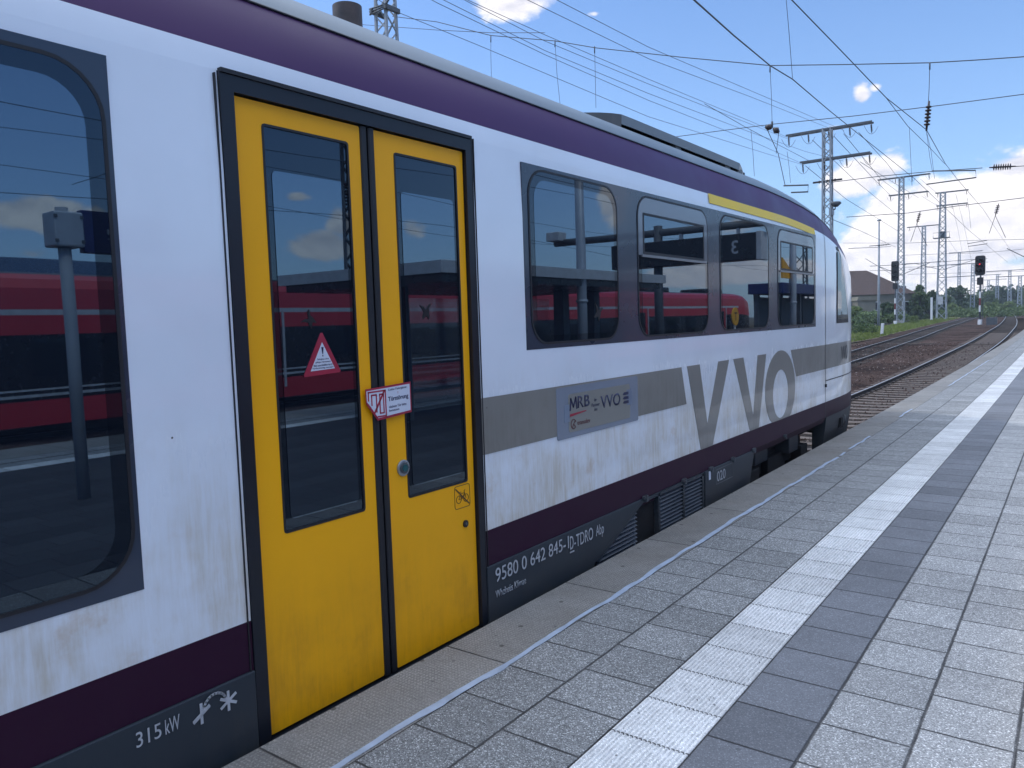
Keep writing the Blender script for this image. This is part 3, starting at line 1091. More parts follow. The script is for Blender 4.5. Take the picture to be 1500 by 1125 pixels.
mb = MB()
disc(mb, 2.615, .922, .040, SX - .016, SX - .004)
bt = tb(mb, 'door_button', mat('button_metal', (.38, .42, .45), rough=.3, metal=.7), bevel=.004)
mb = MB(); disc(mb, 2.615, .922, .027, SX - .006, SX + .001); tb(mb, 'button_ring', mat('button_ring_dark', (.10, .12, .13), rough=.35, metal=.5), bt)
mb = MB(); disc(mb, 2.617, .922, .017, SX + .000, SX + .004); tb(mb, 'button_cap', mat('button_cap_teal', (.02, .10, .11), rough=.25), bt)
mb = MB(); disc(mb, 3.062, .545, .019, SX - .016, SX - .006)
lk = tb(mb, 'door_lock', M['black'])
mb = MB(); disc(mb, 3.062, .545, .008, SX - .007, SX - .003, n=8); tb(mb, 'lock_socket', M['steel_dark'], lk)

# no-bicycle pictogram -------------------------------------------------
def stroke(mb, pts, w, x, t=.0012, mi=0):
    for a, b in zip(pts[:-1], pts[1:]):
        a2 = Vector((0, a[0], a[1])); b2 = Vector((0, b[0], b[1]))
        d = (b2 - a2).normalized(); a2 -= d * w * .3; b2 += d * w * .3
        nrm = Vector((0, -d.z, d.y)) * w / 2
        q = [a2 - nrm, b2 - nrm, b2 + nrm, a2 + nrm]
        mb.prism([(p.y, p.z) for p in q], 'x', x - t, x, mi)


def circ(cy, cz, r, n=16, a0=0, a1=2 * PI):
    return [(cy + r * math.cos(a0 + (a1 - a0) * k / n), cz + r * math.sin(a0 + (a1 - a0) * k / n)) for k in range(n + 1)]


XD = SX - .014 + .0015
mb = MB()
b = rrect(2.985, .635, 3.108, .755, .014, n=3); stroke(mb, b + [b[0]], .003, XD)
stroke(mb, circ(3.018, .683, .020), .0035, XD); stroke(mb, circ(3.076, .683, .020), .0035, XD)
stroke(mb, [(3.018, .683), (3.032, .712), (3.066, .712), (3.046, .684), (3.018, .683)], .003, XD)
stroke(mb, [(3.032, .712), (3.046, .684)], .003, XD); stroke(mb, [(3.076, .683), (3.062, .722), (3.070, .727)], .003, XD); stroke(mb, [(3.028, .720), (3.038, .720)], .003, XD)
stroke(mb, [(2.994, .742), (3.100, .648)], .007, XD + .0006)
tb(mb, 'no_bicycle_mark', mat('pictogram_brown', (.10, .05, .015), rough=.5))


# writing ---------------------------------------------------------------
def text_mesh(txt, bold=0.0, shear=0.0):
    cu_ = bpy.data.curves.new('lettering', 'FONT')
    cu_.body = txt; cu_.offset = bold; cu_.shear = shear; cu_.resolution_u = 4
    o_ = bpy.data.objects.new('lettering_tmp', cu_)
    COL.objects.link(o_)
    bpy.context.view_layer.update()
    me_ = bpy.data.meshes.new_from_object(o_.evaluated_get(bpy.context.evaluated_depsgraph_get()))
    bpy.data.objects.remove(o_); bpy.data.curves.remove(cu_)
    return me_


def side_text(txt, y0, y1, z0, z1, x, mt, name='lettering', parent=None, bold=.0, shear=0.0, rot=0.0, fit_ref=None):
    me_ = text_mesh(txt, bold, shear)
    xs = [v.co.x for v in me_.vertices]; zs = [v.co.y for v in me_.vertices]
    a0, a1, b0, b1 = min(xs), max(xs), min(zs), max(zs)
    if fit_ref: b0, b1 = fit_ref
    bm_ = bmesh.new(); bm_.from_mesh(me_)
    cy, cz = (y0 + y1) / 2, (z0 + z1) / 2
    for v in bm_.verts:
        u_ = y0 + (v.co.x - a0) / (a1 - a0) * (y1 - y0); w_ = z0 + (v.co.y - b0) / (b1 - b0) * (z1 - z0)
        du, dw = u_ - cy, w_ - cz
        v.co = Vector((x, cy + du * math.cos(rot) - dw * math.sin(rot), cz + du * math.sin(rot) + dw * math.cos(rot)))
    ext = bmesh.ops.extrude_face_region(bm_, geom=bm_.faces[:])
    bmesh.ops.translate(bm_, verts=[e for e in ext['geom'] if isinstance(e, bmesh.types.BMVert)], vec=(-.0008, 0, 0))
    mb = MB(); mb.bm.free(); mb.bm = bm_
    return tb(mb, name, mt, parent)


XT = SX + .0045 + .012
side_text('9580 0 642 845-1', 3.27, 4.03, .165, .245, XT, M['lettering'], 'vehicle_number', bold=.0)
nb = side_text('D', 4.045, 4.085, .150, .235, XT, M['lettering'], 'vehicle_number', bold=.0)
mb = MB(); mb.box(XT - .001, 4.04, .128, XT, 4.092, .137); tb(mb, 'underline', M['lettering'], nb)
side_text('-TDRO', 4.095, 4.33, .150, .232, XT, M['lettering'], 'vehicle_number', bold=.0)
side_text('Abp', 4.37, 4.475, .135, .228, XT, M['lettering'], 'vehicle_number', bold=.0)
side_text('Whzkuüs Klimae', 3.265, 3.555, .078, .120, XT, M['lettering'], 'lettering', bold=-.005)
side_text('315', 1.245, 1.335, .182, .236, XT, M['lettering'], 'power_lettering', bold=.0)
side_text('kW', 1.350, 1.405, .182, .236, XT, M['lettering'], 'power_lettering', bold=.0)
# coupling symbol: two six-armed stars joined by an arc
mb = MB()
for cy, cz in ((1.490, .198), (1.602, .200)):
    for k in range(3):
        a = PI / 2 + k * PI / 3
        if cy < 1.55 and k == 1: 
            stroke(mb, [(cy, cz), (cy + .040 * math.cos(a + PI), cz + .040 * math.sin(a + PI))] if False else [(cy - .036 * math.cos(PI / 6), cz - .036 * math.sin(PI / 6) - .004), (cy + .036 * math.cos(PI / 6), cz + .036 * math.sin(PI / 6) - .004)], .011, XT); continue
        stroke(mb, [(cy - .036 * math.cos(a), cz - .036 * math.sin(a)), (cy + .036 * math.cos(a), cz + .036 * math.sin(a))], .011, XT + .0003 * k)
stroke(mb, circ(1.546, .205, .046, n=10, a0=PI * .98, a1=.02 * PI), .010, XT + .001)
tb(mb, 'coupling_symbol', M['lettering'])

# VVO letters
mv = paint('letter_grey', (.215, .212, .19), rough=.3, dirt=.5, dirt_col=(.15, .13, .11), zlo=.5, zhi=1.3)
XV = SX + .0028
mb = MB()
mb.prism([(5.92, 1.2), (6.18, 1.2), (6.335, .67), (6.60, 1.2), (6.86, 1.2), (6.445, .466), (6.185, .466)], 'x', XV - .004, XV)
tb(mb, 'letter', mv)
mb = MB()
mb.prism([(6.97, 1.2), (7.235, 1.2), (7.50, .60), (7.64, 1.2), (7.90, 1.2), (7.655, .466), (7.40, .466)], 'x', XV - .004, XV)
tb(mb, 'letter', mv)
mb = MB()
co, ci = (8.375, .795), (8.37, .745)
out = []; inn = []
for k in range(41):
    a = -PI / 2 + 2 * PI * k / 40
    out.append((co[0] + .515 * math.cos(a), co[1] + .42 * math.sin(a))); inn.append((ci[0] + .262 * math.cos(a), ci[1] + .262 * math.sin(a)))
out = [(p[0], max(p[1], .466)) for p in out]; inn = [(p[0], max(p[1], .466)) for p in inn]
for k in range(40):
    mb.prism([out[k], out[k + 1], inn[k + 1], inn[k]], 'x', XV - .004, XV)
tb(mb, 'letter', mv)
for i_, (ch, ya, yb) in enumerate((('V', 11.02, 11.16), ('V', 11.17, 11.30), ('O', 11.31, 11.44))):
    mb = MB()
    def ap(pts, w):
        for a, b_ in zip(pts[:-1], pts[1:]):
            dyy, dzz = b_[0] - a[0], b_[1] - a[1]; l_ = math.hypot(dyy, dzz); ny, nz = -dzz / l_ * w / 2, dyy / l_ * w / 2
            mb.face([surf(a[0] - ny, a[1] - nz, .004), surf(b_[0] - ny, b_[1] - nz, .004), surf(b_[0] + ny, b_[1] + nz, .004), surf(a[0] + ny, a[1] + nz, .004)])
    if ch == 'V': ap([(ya, 1.14), ((ya + yb) / 2, .97), (yb, 1.14)], .03)
    else:
        c0 = (ya + yb) / 2
        ap([(c0 + .055 * math.cos(t * PI / 7), 1.055 + .085 * math.sin(t * PI / 7)) for t in range(15)], .03)
    tb(mb, 'small_letter', M['skirt'])

# partner sticker -----------------------------------------------------------
XS_ = SX + .0045
mb = ngon_plate(rrect(3.95, .862, 5.035, 1.188, .01, n=1), .0042, .003)
stk = tb(mb, 'partner_sticker', paint('sticker_film_bluegrey', (.23, .265, .32), rough=.22))
mb = ngon_plate(rrect(4.085, .895, 4.91, 1.14, .02, n=3), .0052, .003)
tb(mb, 'sticker_panel', paint('sticker_panel_grey', (.245, .245, .22), rough=.3), stk)
mb = ngon_plate([(4.035, .965), (4.095, .965), (4.095, 1.075), (4.035, 1.075)], .0056, .003); tb(mb, 'sticker_patch', M['sp'] if 'sp' in M else paint('sticker_patch_blue', (.20, .25, .32), rough=.3), stk)
mb = ngon_plate([(4.86, .99), (4.945, .99), (4.945, 1.10), (4.86, 1.10)], .0056, .003); tb(mb, 'sticker_patch', paint('sticker_patch_blue_b', (.18, .22, .29), rough=.3), stk)
XL = SX + .0072
side_text('RB', 4.195, 4.345, 1.042, 1.118, XL, M['ink'], 'lettering', stk, bold=.012)
mb = MB(); stroke(mb, [(4.103, 1.037), (4.113, 1.108), (4.143, 1.056), (4.173, 1.113), (4.184, 1.043)], .014, XL); tb(mb, 'lettering', M['ink'], stk)
side_text('VVO', 4.49, 4.765, 1.005, 1.09, XL, M['ink'], 'lettering', stk, bold=.012)
side_text('der', 4.405, 4.435, 1.062, 1.085, XL, M['ink'], 'lettering', stk)
side_text('Partner', 4.37, 4.475, 1.030, 1.052, XL, M['ink'], 'lettering', stk)
side_text('im', 4.405, 4.44, 1.000, 1.020, XL, M['ink'], 'lettering', stk)
mb = MB(); mb.prism([(4.10, .995), (4.30, 1.012), (4.30, 1.018), (4.10, 1.012)], 'x', XL - .001, XL); tb(mb, 'red_rule', M['red'], stk)
mb = MB()
for zz in (1.004, 1.035, 1.066):
    mb.prism([(4.80, zz + .004), (4.83, zz), (4.885, zz), (4.885, zz + .02), (4.82, zz + .02)], 'x', XL - .001, XL)
tb(mb, 'wave_emblem', M['ink'], stk)
mr = mat('dull_red_ink', (.13, .03, .035), rough=.5)
mb = MB(); stroke(mb, circ(4.14, .945, .030, a0=.4, a1=5.6), .005, XL)
stroke(mb, [(4.125, .925), (4.14, .945), (4.16, .965)], .006, XL); stroke(mb, [(4.14, .945), (4.158, .93)], .006, XL); tb(mb, 'runner_emblem', mr, stk)
side_text('transdev', 4.185, 4.345, .932, .962, XL, mr, 'lettering', stk)

# stickers on the door ------------------------------------------------------
XN = SX + .004
mb = MB()
mb.prism([(2.452, 1.172), (2.675, 1.188), (2.675, 1.335), (2.383, 1.322), (2.385, 1.255)], 'x', XN - .002, XN)
note = tb(mb, 'fault_notice', M['red'])
mb = MB(); mb.prism([(2.455, 1.183), (2.667, 1.198), (2.667, 1.325), (2.388, 1.313), (2.389, 1.262), (2.40, 1.253)], 'x', XN, XN + .0008)
tb(mb, 'notice_paper', M['paper'], note)
mb = MB()
X_ = XN + .0016
stroke(mb, [(2.398, 1.268), (2.398, 1.306), (2.505, 1.308), (2.505, 1.190), (2.452, 1.190)], .007, X_)
stroke(mb, [(2.418, 1.246), (2.418, 1.292), (2.447, 1.292), (2.447, 1.212)], .007, X_)
stroke(mb, [(2.468, 1.205), (2.468, 1.292), (2.492, 1.292), (2.492, 1.205), (2.468, 1.205)], .007, X_)
stroke(mb, [(2.430, 1.205), (2.498, 1.306)], .010, X_)
tb(mb, 'barred_door_mark', M['red'], note)
side_text('Liebe Fahrgäste', 2.525, 2.645, 1.302, 1.316, X_, M['ink'], 'lettering', note, rot=.04)
side_text('!', 2.585, 2.588, 1.285, 1.296, X_, M['red'], 'lettering', note)
side_text('Türstörung', 2.522, 2.655, 1.250, 1.278, X_, M['ink'], 'lettering', note, bold=.02, rot=.04)
side_text('nächste Tür bitte', 2.525, 2.640, 1.224, 1.236, X_, M['ink'], 'lettering', note, rot=.04)
side_text('benutzen', 2.525, 2.59, 1.206, 1.217, X_, M['ink'], 'lettering', note, rot=.04)
XG = SX - .014 + .002
mb = MB(); mb.prism([(2.062, 1.402), (2.255, 1.410), (2.258, 1.418), (2.168, 1.585), (2.158, 1.585), (2.06, 1.41)], 'x', XG - .002, XG)
tri = tb(mb, 'warning_triangle', M['red'])
mb = MB(); mb.prism([(2.095, 1.424), (2.226, 1.429), (2.163, 1.545)], 'x', XG, XG + .0008); tb(mb, 'triangle_field', M['paper'], tri)
X_ = XG + .0014
mb = MB(); mb.prism([(2.157, 1.524), (2.169, 1.524), (2.165, 1.494), (2.161, 1.494)], 'x', X_ - .0005, X_); mb.box(X_ - .0005, 2.160, 1.484, X_, 2.166, 1.490)
tb(mb, 'exclamation_mark', M['ink'], tri)
for i_, (s_, a, b_) in enumerate((('Fahrgäste ohne', 2.133, 2.195), ('gültigen Fahrausweis', 2.122, 2.205), ('Bitte ausschließlich durch', 2.112, 2.213), ('Vordereinstieg zusteigen', 2.104, 2.218))):
    zz = 1.468 - i_ * .0125
    side_text(s_, a, b_, zz, zz + .009, X_, M['ink'], 'lettering', tri, rot=.02)
BIRD = [(-.5, .05), (-.18, .12), (.0, .06), (.10, .42), (.20, .5), (.17, .2), (.3, .02), (.42, -.28), (.18, -.18), (.05, -.42), (-.02, -.45), (-.06, -.12), (-.25, -.02)]
for (cy, cz, s_, rot) in ((2.10, 1.64, .085, .3), (2.82, 1.675, .10, -.5), (4.48, 1.66, .14, -.9)):
    mb = MB()
    ca_, sa_ = math.cos(rot), math.sin(rot)
    x_ = XG if cy < 3 else SX + .0085
    mb.prism([(cy + s_ * (p[0] * ca_ - p[1] * sa_), cz + s_ * (p[0] * sa_ + p[1] * ca_)) for p in BIRD], 'x', x_ - .002, x_)
    tb(mb, 'bird_sticker', M['bird'])

# lower body --------------------------------------------------------------
mb = MB(); mb.box(SX - .12, -14, -.45, SX + .012, 1.728, .268); tb(mb, 'skirt_panel', M['skirt'], bevel=.004)
mb = MB(); mb.prism([(3.206, -.45), (3.206, .268), (5.06, .268), (4.98, .235), (4.36, -.02), (4.05, -.45)], 'x', SX - .12, SX + .012); tb(mb, 'skirt_panel', M['skirt'], bevel=.004)
mb = MB()
poly = [(4.10, -.45), (4.40, -.02), (5.02, .235), (5.08, .262), (6.24, .262), (6.24, -.45)]
mb.prism(poly, 'x', SX - .12, SX - .035)
gp_ = tb(mb, 'grille_panel', M['void'])
mb = MB()
k = 0
z_ = -.40
while z_ < .24:
    lo = 4.42 + (z_ + .0) / .26 * .62 + .03 if z_ > -.02 else 4.42
    for ya, yb in ((lo, 4.99), (5.36, 6.20)):
        if yb - ya > .04:
            mb.prism([(SX - .045, z_ + .022), (SX - .002, z_), (SX + .004, z_ + .006), (SX - .04, z_ + .03)], 'y', ya, yb)
    z_ += .030
tb(mb, 'louvre', mat('louvre_grey', (.075, .085, .10), rough=.4), gp_)
mb = MB()
for ya in (5.34, 5.80, 6.20): mb.box(SX - .04, ya, -.45, SX + .006, ya + .03, .255)
mb.box(SX - .04, 5.07, .235, SX + .006, 6.24, .262)
mb.prism([(4.36, -.02), (4.44, -.02), (5.10, .245), (5.05, .262)], 'x', SX - .04, SX + .008)
tb(mb, 'grille_frame', M['skirt'], gp_)
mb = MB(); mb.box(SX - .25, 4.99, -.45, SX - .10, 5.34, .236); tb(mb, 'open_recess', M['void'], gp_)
mb = MB(); mb.prism([(6.26, -.45), (6.26, .262), (7.52, .262), (7.40, .02), (7.30, -.45)], 'x', SX - .5, SX + .008)
eq = tb(mb, 'equipment_box', M['skirt'], bevel=.006)
mb = MB()
b = [(6.50, .105), (6.90, .105), (6.90, .235), (6.50, .235)]; stroke(mb, b + [b[0]], .006, SX + .0105)
tb(mb, 'placard_outline', mat('faint_line', (.12, .13, .14)), eq)
side_text('020', 6.52, 6.72, .125, .215, SX + .0105, M['lettering'], 'lettering', eq, bold=0)
mb = MB(); mb.box(SX + .008, 6.335, .175, SX + .0105, 6.375, .25); tb(mb, 'small_label', M['paper'], eq)
for yh in (5.08, 5.78, 6.35, 6.88, 7.45, 8.45):
    mb = MB(); mb.box(SX - .01, yh, .262, SX + .022, yh + .06, .285); mb.box(SX + .005, yh + .02, .24, SX + .03, yh + .045, .285)
    tb(mb, 'hinge', M['steel_dark'])
# bogie
mb = MB()
mb.box(-3.0, 7.55, -.18, -2.86, 10.0, .05); mb.box(-5.15, 7.55, -.18, -5.02, 10.0, .05); mb.box(-5.0, 8.6, -.15, -3.0, 9.0, .1)
mb.box(-2.98, 8.5, -.35, -2.78, 9.1, .0); mb.box(-3.0, 7.55, -.05, -2.8, 7.8, .2)
for yy in (7.95, 9.75): mb.box(-2.95, yy - .14, -.30, -2.74, yy + .14, -.02)
bg_ = tb(mb, 'bogie', mat('bogie_dirt', (.022, .019, .018), rough=.9, var=.4), bevel=.01)
for yy in (7.95, 9.75):
    for xx in (-3.33, -4.83):
        mb = MB()
        pl = [(yy + .385 * math.cos(t * PI / 16), -.165 + .385 * math.sin(t * PI / 16)) for t in range(32)]
        mb.prism(pl, 'x', xx, xx + .13); pl = [(yy + .41 * math.cos(t * PI / 16), -.165 + .41 * math.sin(t * PI / 16)) for t in range(32)]
        mb.prism(pl, 'x', xx - .03 if xx < -4 else xx - .03, xx)
        tb(mb, 'wheel', M['rust'], bg_)
    mb = MB(); mb.tube([(-4.8, yy, -.165), (-3.2, yy, -.165)], .09, 12); tb(mb, 'axle', M['rust'], bg_)
for (x0, y0, z0, x1, y1, z1) in ((-2.98, 7.9, .02, -2.72, 8.3, .24), (-2.95, 9.0, -.02, -2.70, 9.35, .22), (-3.4, 9.4, .05, -2.9, 9.9, .2)):
    mb = MB(); mb.box(x0, y0, z0, x1, y1, z1); tb(mb, 'damper_bracket', M['skirt'], bg_, bevel=.01)
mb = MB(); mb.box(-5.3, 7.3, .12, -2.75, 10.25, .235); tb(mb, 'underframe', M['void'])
# front skirt follows the nose
mb = MB()
ysn = [10.22, 10.6, 11, 11.4, 11.7, 11.95, 12.15, 12.35, 12.5, 12.65, 12.78, 12.86]
for half in (0, 1):
    prev = None
    for y_ in ysn:
        p = surf(y_, .27, .004)
        xs_ = p.x if not half else -8.03 - p.x
        inn_ = .18 if not half else -.18
        back = .10 * max(0, (10.6 - y_)) 
        cur = mb.verts([(xs_, y_, .268), (xs_ - inn_ * .15, y_, .05), (xs_ - inn_ * .5, y_ + .02, -.32), (xs_ - inn_, y_, -.32)])
        if prev:
            for k in range(3): mb.bm.faces.new([prev[k], prev[k + 1], cur[k + 1], cur[k]])
        else:
            mb.bm.faces.new([mb.bm.verts.new(v.co) for v in cur] + [mb.bm.verts.new((cur[3].co.x, y_, .26))])
        prev = cur
tb(mb, 'front_skirt', M['skirt'])
mb = MB(); mb.box(SX - .06, 10.95, .04, SX + .006, 11.06, .17); tb(mb, 'step_recess', M['void'])
mb = MB(); mb.tube([(SX + .005, 11.15, .19), (SX + .02, 11.15, .10), (SX - .01, 11.15, .06)], .01, 6)
tb(mb, 'step_iron', M['steel_dark'])
mb = MB()
for xx in (-3.3, -4.73):
    mb.tube([(xx, 12.5, .42 - .0), (xx, 13.2, .42)], .09, 12); disc_ = [(xx + .2 * math.cos(t * PI / 10), .42 + .16 * math.sin(t * PI / 10)) for t in range(20)]
    mb.prism(disc_, 'y', 13.2, 13.24)
for xx in (-3.15, -4.88):
    mb.box(xx - .15, 12.5, .95, xx + .15, 12.75, 1.12)
tb(mb, 'buffers', M['steel_dark'])

# roof gear --------------------------------------------------------------
mb = MB()
ex = (-3.4, 3.12)
n = 28
for k in range(n): pass
mb.tube([(ex[0], ex[1], 3.05), (ex[0], ex[1], 3.425)], .083, n, cap=False)
mb.tube([(ex[0], ex[1], 3.425), (ex[0], ex[1], 3.10)], .074, n, cap=False)
for k in range(n):
    a0 = 2 * PI * k / n; a1 = 2 * PI * (k + 1) / n
    mb.face([(ex[0] + .083 * math.cos(a0), ex[1] + .083 * math.sin(a0), 3.425), (ex[0] + .083 * math.cos(a1), ex[1] + .083 * math.sin(a1), 3.425), (ex[0] + .074 * math.cos(a1), ex[1] + .074 * math.sin(a1), 3.425), (ex[0] + .074 * math.cos(a0), ex[1] + .074 * math.sin(a0), 3.425)])
tb(mb, 'exhaust_stack', mat('sooty_brown_metal', (.075, .056, .050), rough=.6, var=.35, vscale=14), recalc=False)
# roof-mounted air-conditioning housing: curved ends, overhanging near edge with a dark gap
M['unit'] = mat('unit_grey', (.115, .12, .118), rough=.45, var=.08)
M['unit_top'] = mat('unit_top_grey', (.20, .245, .275), rough=.4, var=.08)
def unit_z(y, x):
    t0 = max(0, min(1, (y - 4.72) / .95)); t1 = max(0, min(1, (8.72 - y) / .8))
    hh = (1 - (1 - t0) ** 2.2) * (1 - (1 - t1) ** 2.5)
    u_ = (x + 2.93) / 1.085          # 0 at near edge .. -1 at the centre
    return 3.10 + (.105 + .11 * (1 - (1 + max(-1, u_)) ** 2)) * hh
mb = MB()
yu = [4.72, 4.76, 4.8, 4.85, 4.9, 4.95, 5.0, 5.08, 5.15, 5.22, 5.3, 5.4, 5.5, 5.7, 6.2, 7.0, 7.8, 8.1, 8.3, 8.45, 8.55, 8.65, 8.72]
xu = [-2.93, -3.02, -3.15, -3.35, -3.6, -3.8, -4.015]
R_ = []
for y_ in yu:
    e = (y_ - 8.1) * .25 if y_ > 8.1 else max(0, (5.5 - y_)) ** 1.3 * .62
    R_.append([mb.bm.verts.new((x_ - e * (1 if x_ > -3.3 else .2), y_, unit_z(y_, x_))) for x_ in xu] + [mb.bm.verts.new((-8.03 - x_, y_, unit_z(y_, x_))) for x_ in xu[::-1][1:]])
for i in range(len(yu) - 1):
    for k in range(len(R_[0]) - 1):
        f = mb.bm.faces.new([R_[i][k], R_[i + 1][k], R_[i + 1][k + 1], R_[i][k + 1]]); f.smooth = True
        f.material_index = 0 if yu[i] < 5.5 else 1
# near edge lip
for i in range(len(yu) - 1):
    a, b_ = R_[i][0].co.copy(), R_[i + 1][0].co.copy()
    drop = .07 if yu[i] >= 5.5 else (.2)
    mb.face([a, b_, b_ - Vector((0.01, 0, drop)), a - Vector((0.01, 0, drop))], 0 if yu[i] < 5.5 else 1)
un = tb(mb, 'air_conditioner', [M['unit'], M['unit_top']], recalc=False)
mb = MB()
mb.bm.free()
for ya, yb in ((6.55, 6.68), (7.75, 7.9), (8.1, 8.25)):
    mb = MB(); mb.box(-3.2, ya, 2.98, -2.955, yb, 3.16)
    tb(mb, 'unit_foot', M['unit'], un, bevel=.01)
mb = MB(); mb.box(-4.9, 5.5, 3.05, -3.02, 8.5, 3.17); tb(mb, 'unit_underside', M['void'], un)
mb = MB()
for yy in (5.75, 6.5, 7.4):
    mb.box(-3.06, yy, unit_z(yy, -3.06) - .002, -3.03, yy + .05, unit_z(yy, -3.05) + .012)
tb(mb, 'lift_lug', M['unit'], un)

# ------------------------------------------------------------------ lattice masts
def lattice(mb, x, y, z0, z1, w0, w1, t=.07, bay=None, brace=.04):
    """four angle-iron legs with crossed bracing"""
    def c(z): return w0 + (w1 - w0) * (z - z0) / (z1 - z0)
    for sx in (-1, 1):
        for sy in (-1, 1):
            mb.bar((x + sx * w0 / 2, y + sy * w0 / 2, z0), (x + sx * w1 / 2, y + sy * w1 / 2, z1), t)
    z = z0
    k = 0
    while z < z1 - .2:
        b = bay or c(z) * 1.05
        b = max(b, .5)
        zt = min(z + b, z1)
        a, d = c(z) / 2, c(zt) / 2
        for (p, q, r_, s_) in ((-1, -1, 1, -1), (1, -1, 1, 1), (1, 1, -1, 1), (-1, 1, -1, -1)):
            A_ = (x + p * a, y + q * a, z); B_ = (x + r_ * a, y + s_ * a, z); C_ = (x + p * d, y + q * d, zt); D_ = (x + r_ * d, y + s_ * d, zt)
            if k % 2: mb.bar(A_, D_, brace)
            else: mb.bar(B_, C_, brace)
        z = zt; k += 1
    return mb


def insulator(mb, a, b, r=.06, n=6, thin=.02, mi=0):
    a = Vector(a); b = Vector(b); L = (b - a).length; d = (b - a) / L
    pts = [a]; rs = [thin]
    for k in range(n):
        t0 = .15 + .7 * k / n
        for f_, rr in ((0, thin * 1.3), (.3, r), (.6, r * .85), (.7, thin * 1.3)):
            pts.append(a + d * L * (t0 + .7 / n * f_)); rs.append(rr)
    pts.append(b); rs.append(thin)
    mb.tube(pts, rs, 8)
    return mb


def wire_pts(a, b, sag, n=10):
    a = Vector(a); b = Vector(b)
    return [a.lerp(b, i / n) - Vector((0, 0, 4 * sag * (i / n) * (1 - i / n))) for i in range(n + 1)]


MA_STEEL = M['steel']
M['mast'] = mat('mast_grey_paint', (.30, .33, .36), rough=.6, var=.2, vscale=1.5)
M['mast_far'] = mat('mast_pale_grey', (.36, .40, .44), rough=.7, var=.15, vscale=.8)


def mast(base, H, w0, w1, arms, label, t=.08, arm_t=.14, brace=.055, ins=True, extra=None, group='lattice masts along the tracks', material=None, double=None):
    x, y, z = base
    r_ = empty('lattice_mast', (x, y, z))
    tag(r_, label, 'lattice mast', group)
    mm = material or M['mast']
    mb = MB(); lattice(mb, 0, 0, 0, H, w0, w1, t, brace=brace)
    if double:
        lattice(mb, double, 0, 0, H * .45, w0, w0 * .8, t)
    mb.build('mast_body', mm, r_)
    for (za, xl, xr, dy) in arms:
        mb = MB()
        mb.bar((xl, -w1 / 2, za), (xr, -w1 / 2, za), arm_t * .5, arm_t); mb.bar((xl, w1 / 2, za), (xr, w1 / 2, za), arm_t * .5, arm_t)
        nseg = max(2, int(abs(xr - xl) / .7))
        for k in range(nseg):
            xa = xl + (xr - xl) * k / nseg; xb = xl + (xr - xl) * (k + 1) / nseg
            mb.bar((xa, -w1 / 2, za), (xb, w1 / 2, za), arm_t * .35)
        mb.build('crossarm', M['steel_dark'], r_)
        if ins:
            for k in range(dy):
                fx = xl + (xr - xl) * (k + .08) / (dy - .84) if dy > 1 else xl
                mb = MB(); insulator(mb, (fx, 0, za - arm_t / 2), (fx + .05, .0, za - .75), r=.075, thin=.022)
                mb.tube(wire_pts((fx - .35, -.5, za - .25), (fx + .35, .5, za - .25), .55, 8), .014, 4)
                mb.build('insulator', M['insul'], r_)
    if extra: extra(r_, mm)
    return r_


def pbase(px, depth, off=0):
    """ground point under a picture column at the given depth"""
    p = PD(px, 470, depth)
    return (p.x, p.y, zground(p.y) + off)


def topz(px, py, depth): return PD(px, py, depth).z


# A: tall mast just beyond the nose of the railcar
dA = 56
bA = pbase(1212, dA)
HA = topz(1208, 193, dA) - bA[2]
def extraA(r_, mm):
    mb = MB(); za = topz(1210, 268, dA) - bA[2]
    mb.bar((-1.0, 0, za), (1.0, 0, za), .12); insulator(mb, (-.9, 0, za), (.9, 0, za + .02), r=.11, n=7, thin=.04)
    mb.build('strain_clamp', M['insul'], r_)
    mb = MB(); zh = topz(1220, 299, dA) - bA[2]
    mb.tube([(.2, 0, zh - .6), (.55, -.1, zh - .5), (.6, -.1, zh - .1)], .05, 8)
    mb.tube([(.6, -.1, zh - .35), (.6, -.1, zh - .12), (.6, -.1, zh)], [.14, .38, .30], 14)
    mb.build('lamp', M['steel_dark'], r_)
    mb = MB(); mb.box(.15, -.2, zh - .9, .45, .1, zh - .45); mb.build('control_box', M['steel'], r_)
arm = lambda px, py, d, b: PD(px, py, d).x
mA = mast(bA, HA, .62, .52, [(HA - .1, -2.85, 3.0, 5), (topz(1208, 237, dA) - bA[2], -1.85, 2.9, 4)],
          'tallest grey lattice mast with two insulator crossarms, just behind the railcar nose', t=.10, arm_t=.13, extra=extraA)

# B, C, D, E, F: masts further down the line
def cantilever(r_, z, L, rise=.9, mm=None, back=1):
    mb = MB()
    mb.tube([(0, 0, z), (L * back, -.3, z + .05)], .045, 6)
    mb.tube([(0, 0, z - 1.5), (L * .75 * back, -.25, z + .03)], .045, 6)
    mb.tube([(L * .2 * back, 0, z - .75), (L * 1.02 * back, -.3, z - .6)], .03, 6)
    insulator(mb, (.1 * back, 0, z), (.8 * back, -.03, z), r=.1, n=4)
    mb.build('cantilever', M['steel_dark'], r_)


def extraB(r_, mm):
    cantilever(r_, topz(1320, 388, 110) - bB[2], 5.0)
    cantilever(r_, topz(1320, 388, 110) - bB[2], 4.0, back=-1)
    mb = MB(); mb.box(-.5, -.5, 0, .5, .5, .5); mb.build('footing', M['concrete'], r_)
bB = pbase(1319, 110); HB = topz(1320, 262, 110) - bB[2]
mB = mast(bB, HB, .95, .55, [(HB - .05, -3.1, 3.6, 4), (topz(1320, 287, 110) - bB[2], -1.6, 3.4, 3)], 'pale lattice mast beside the left signal, with two crossarms and a footing in the grass', t=.11, arm_t=.13, brace=.085, extra=extraB)


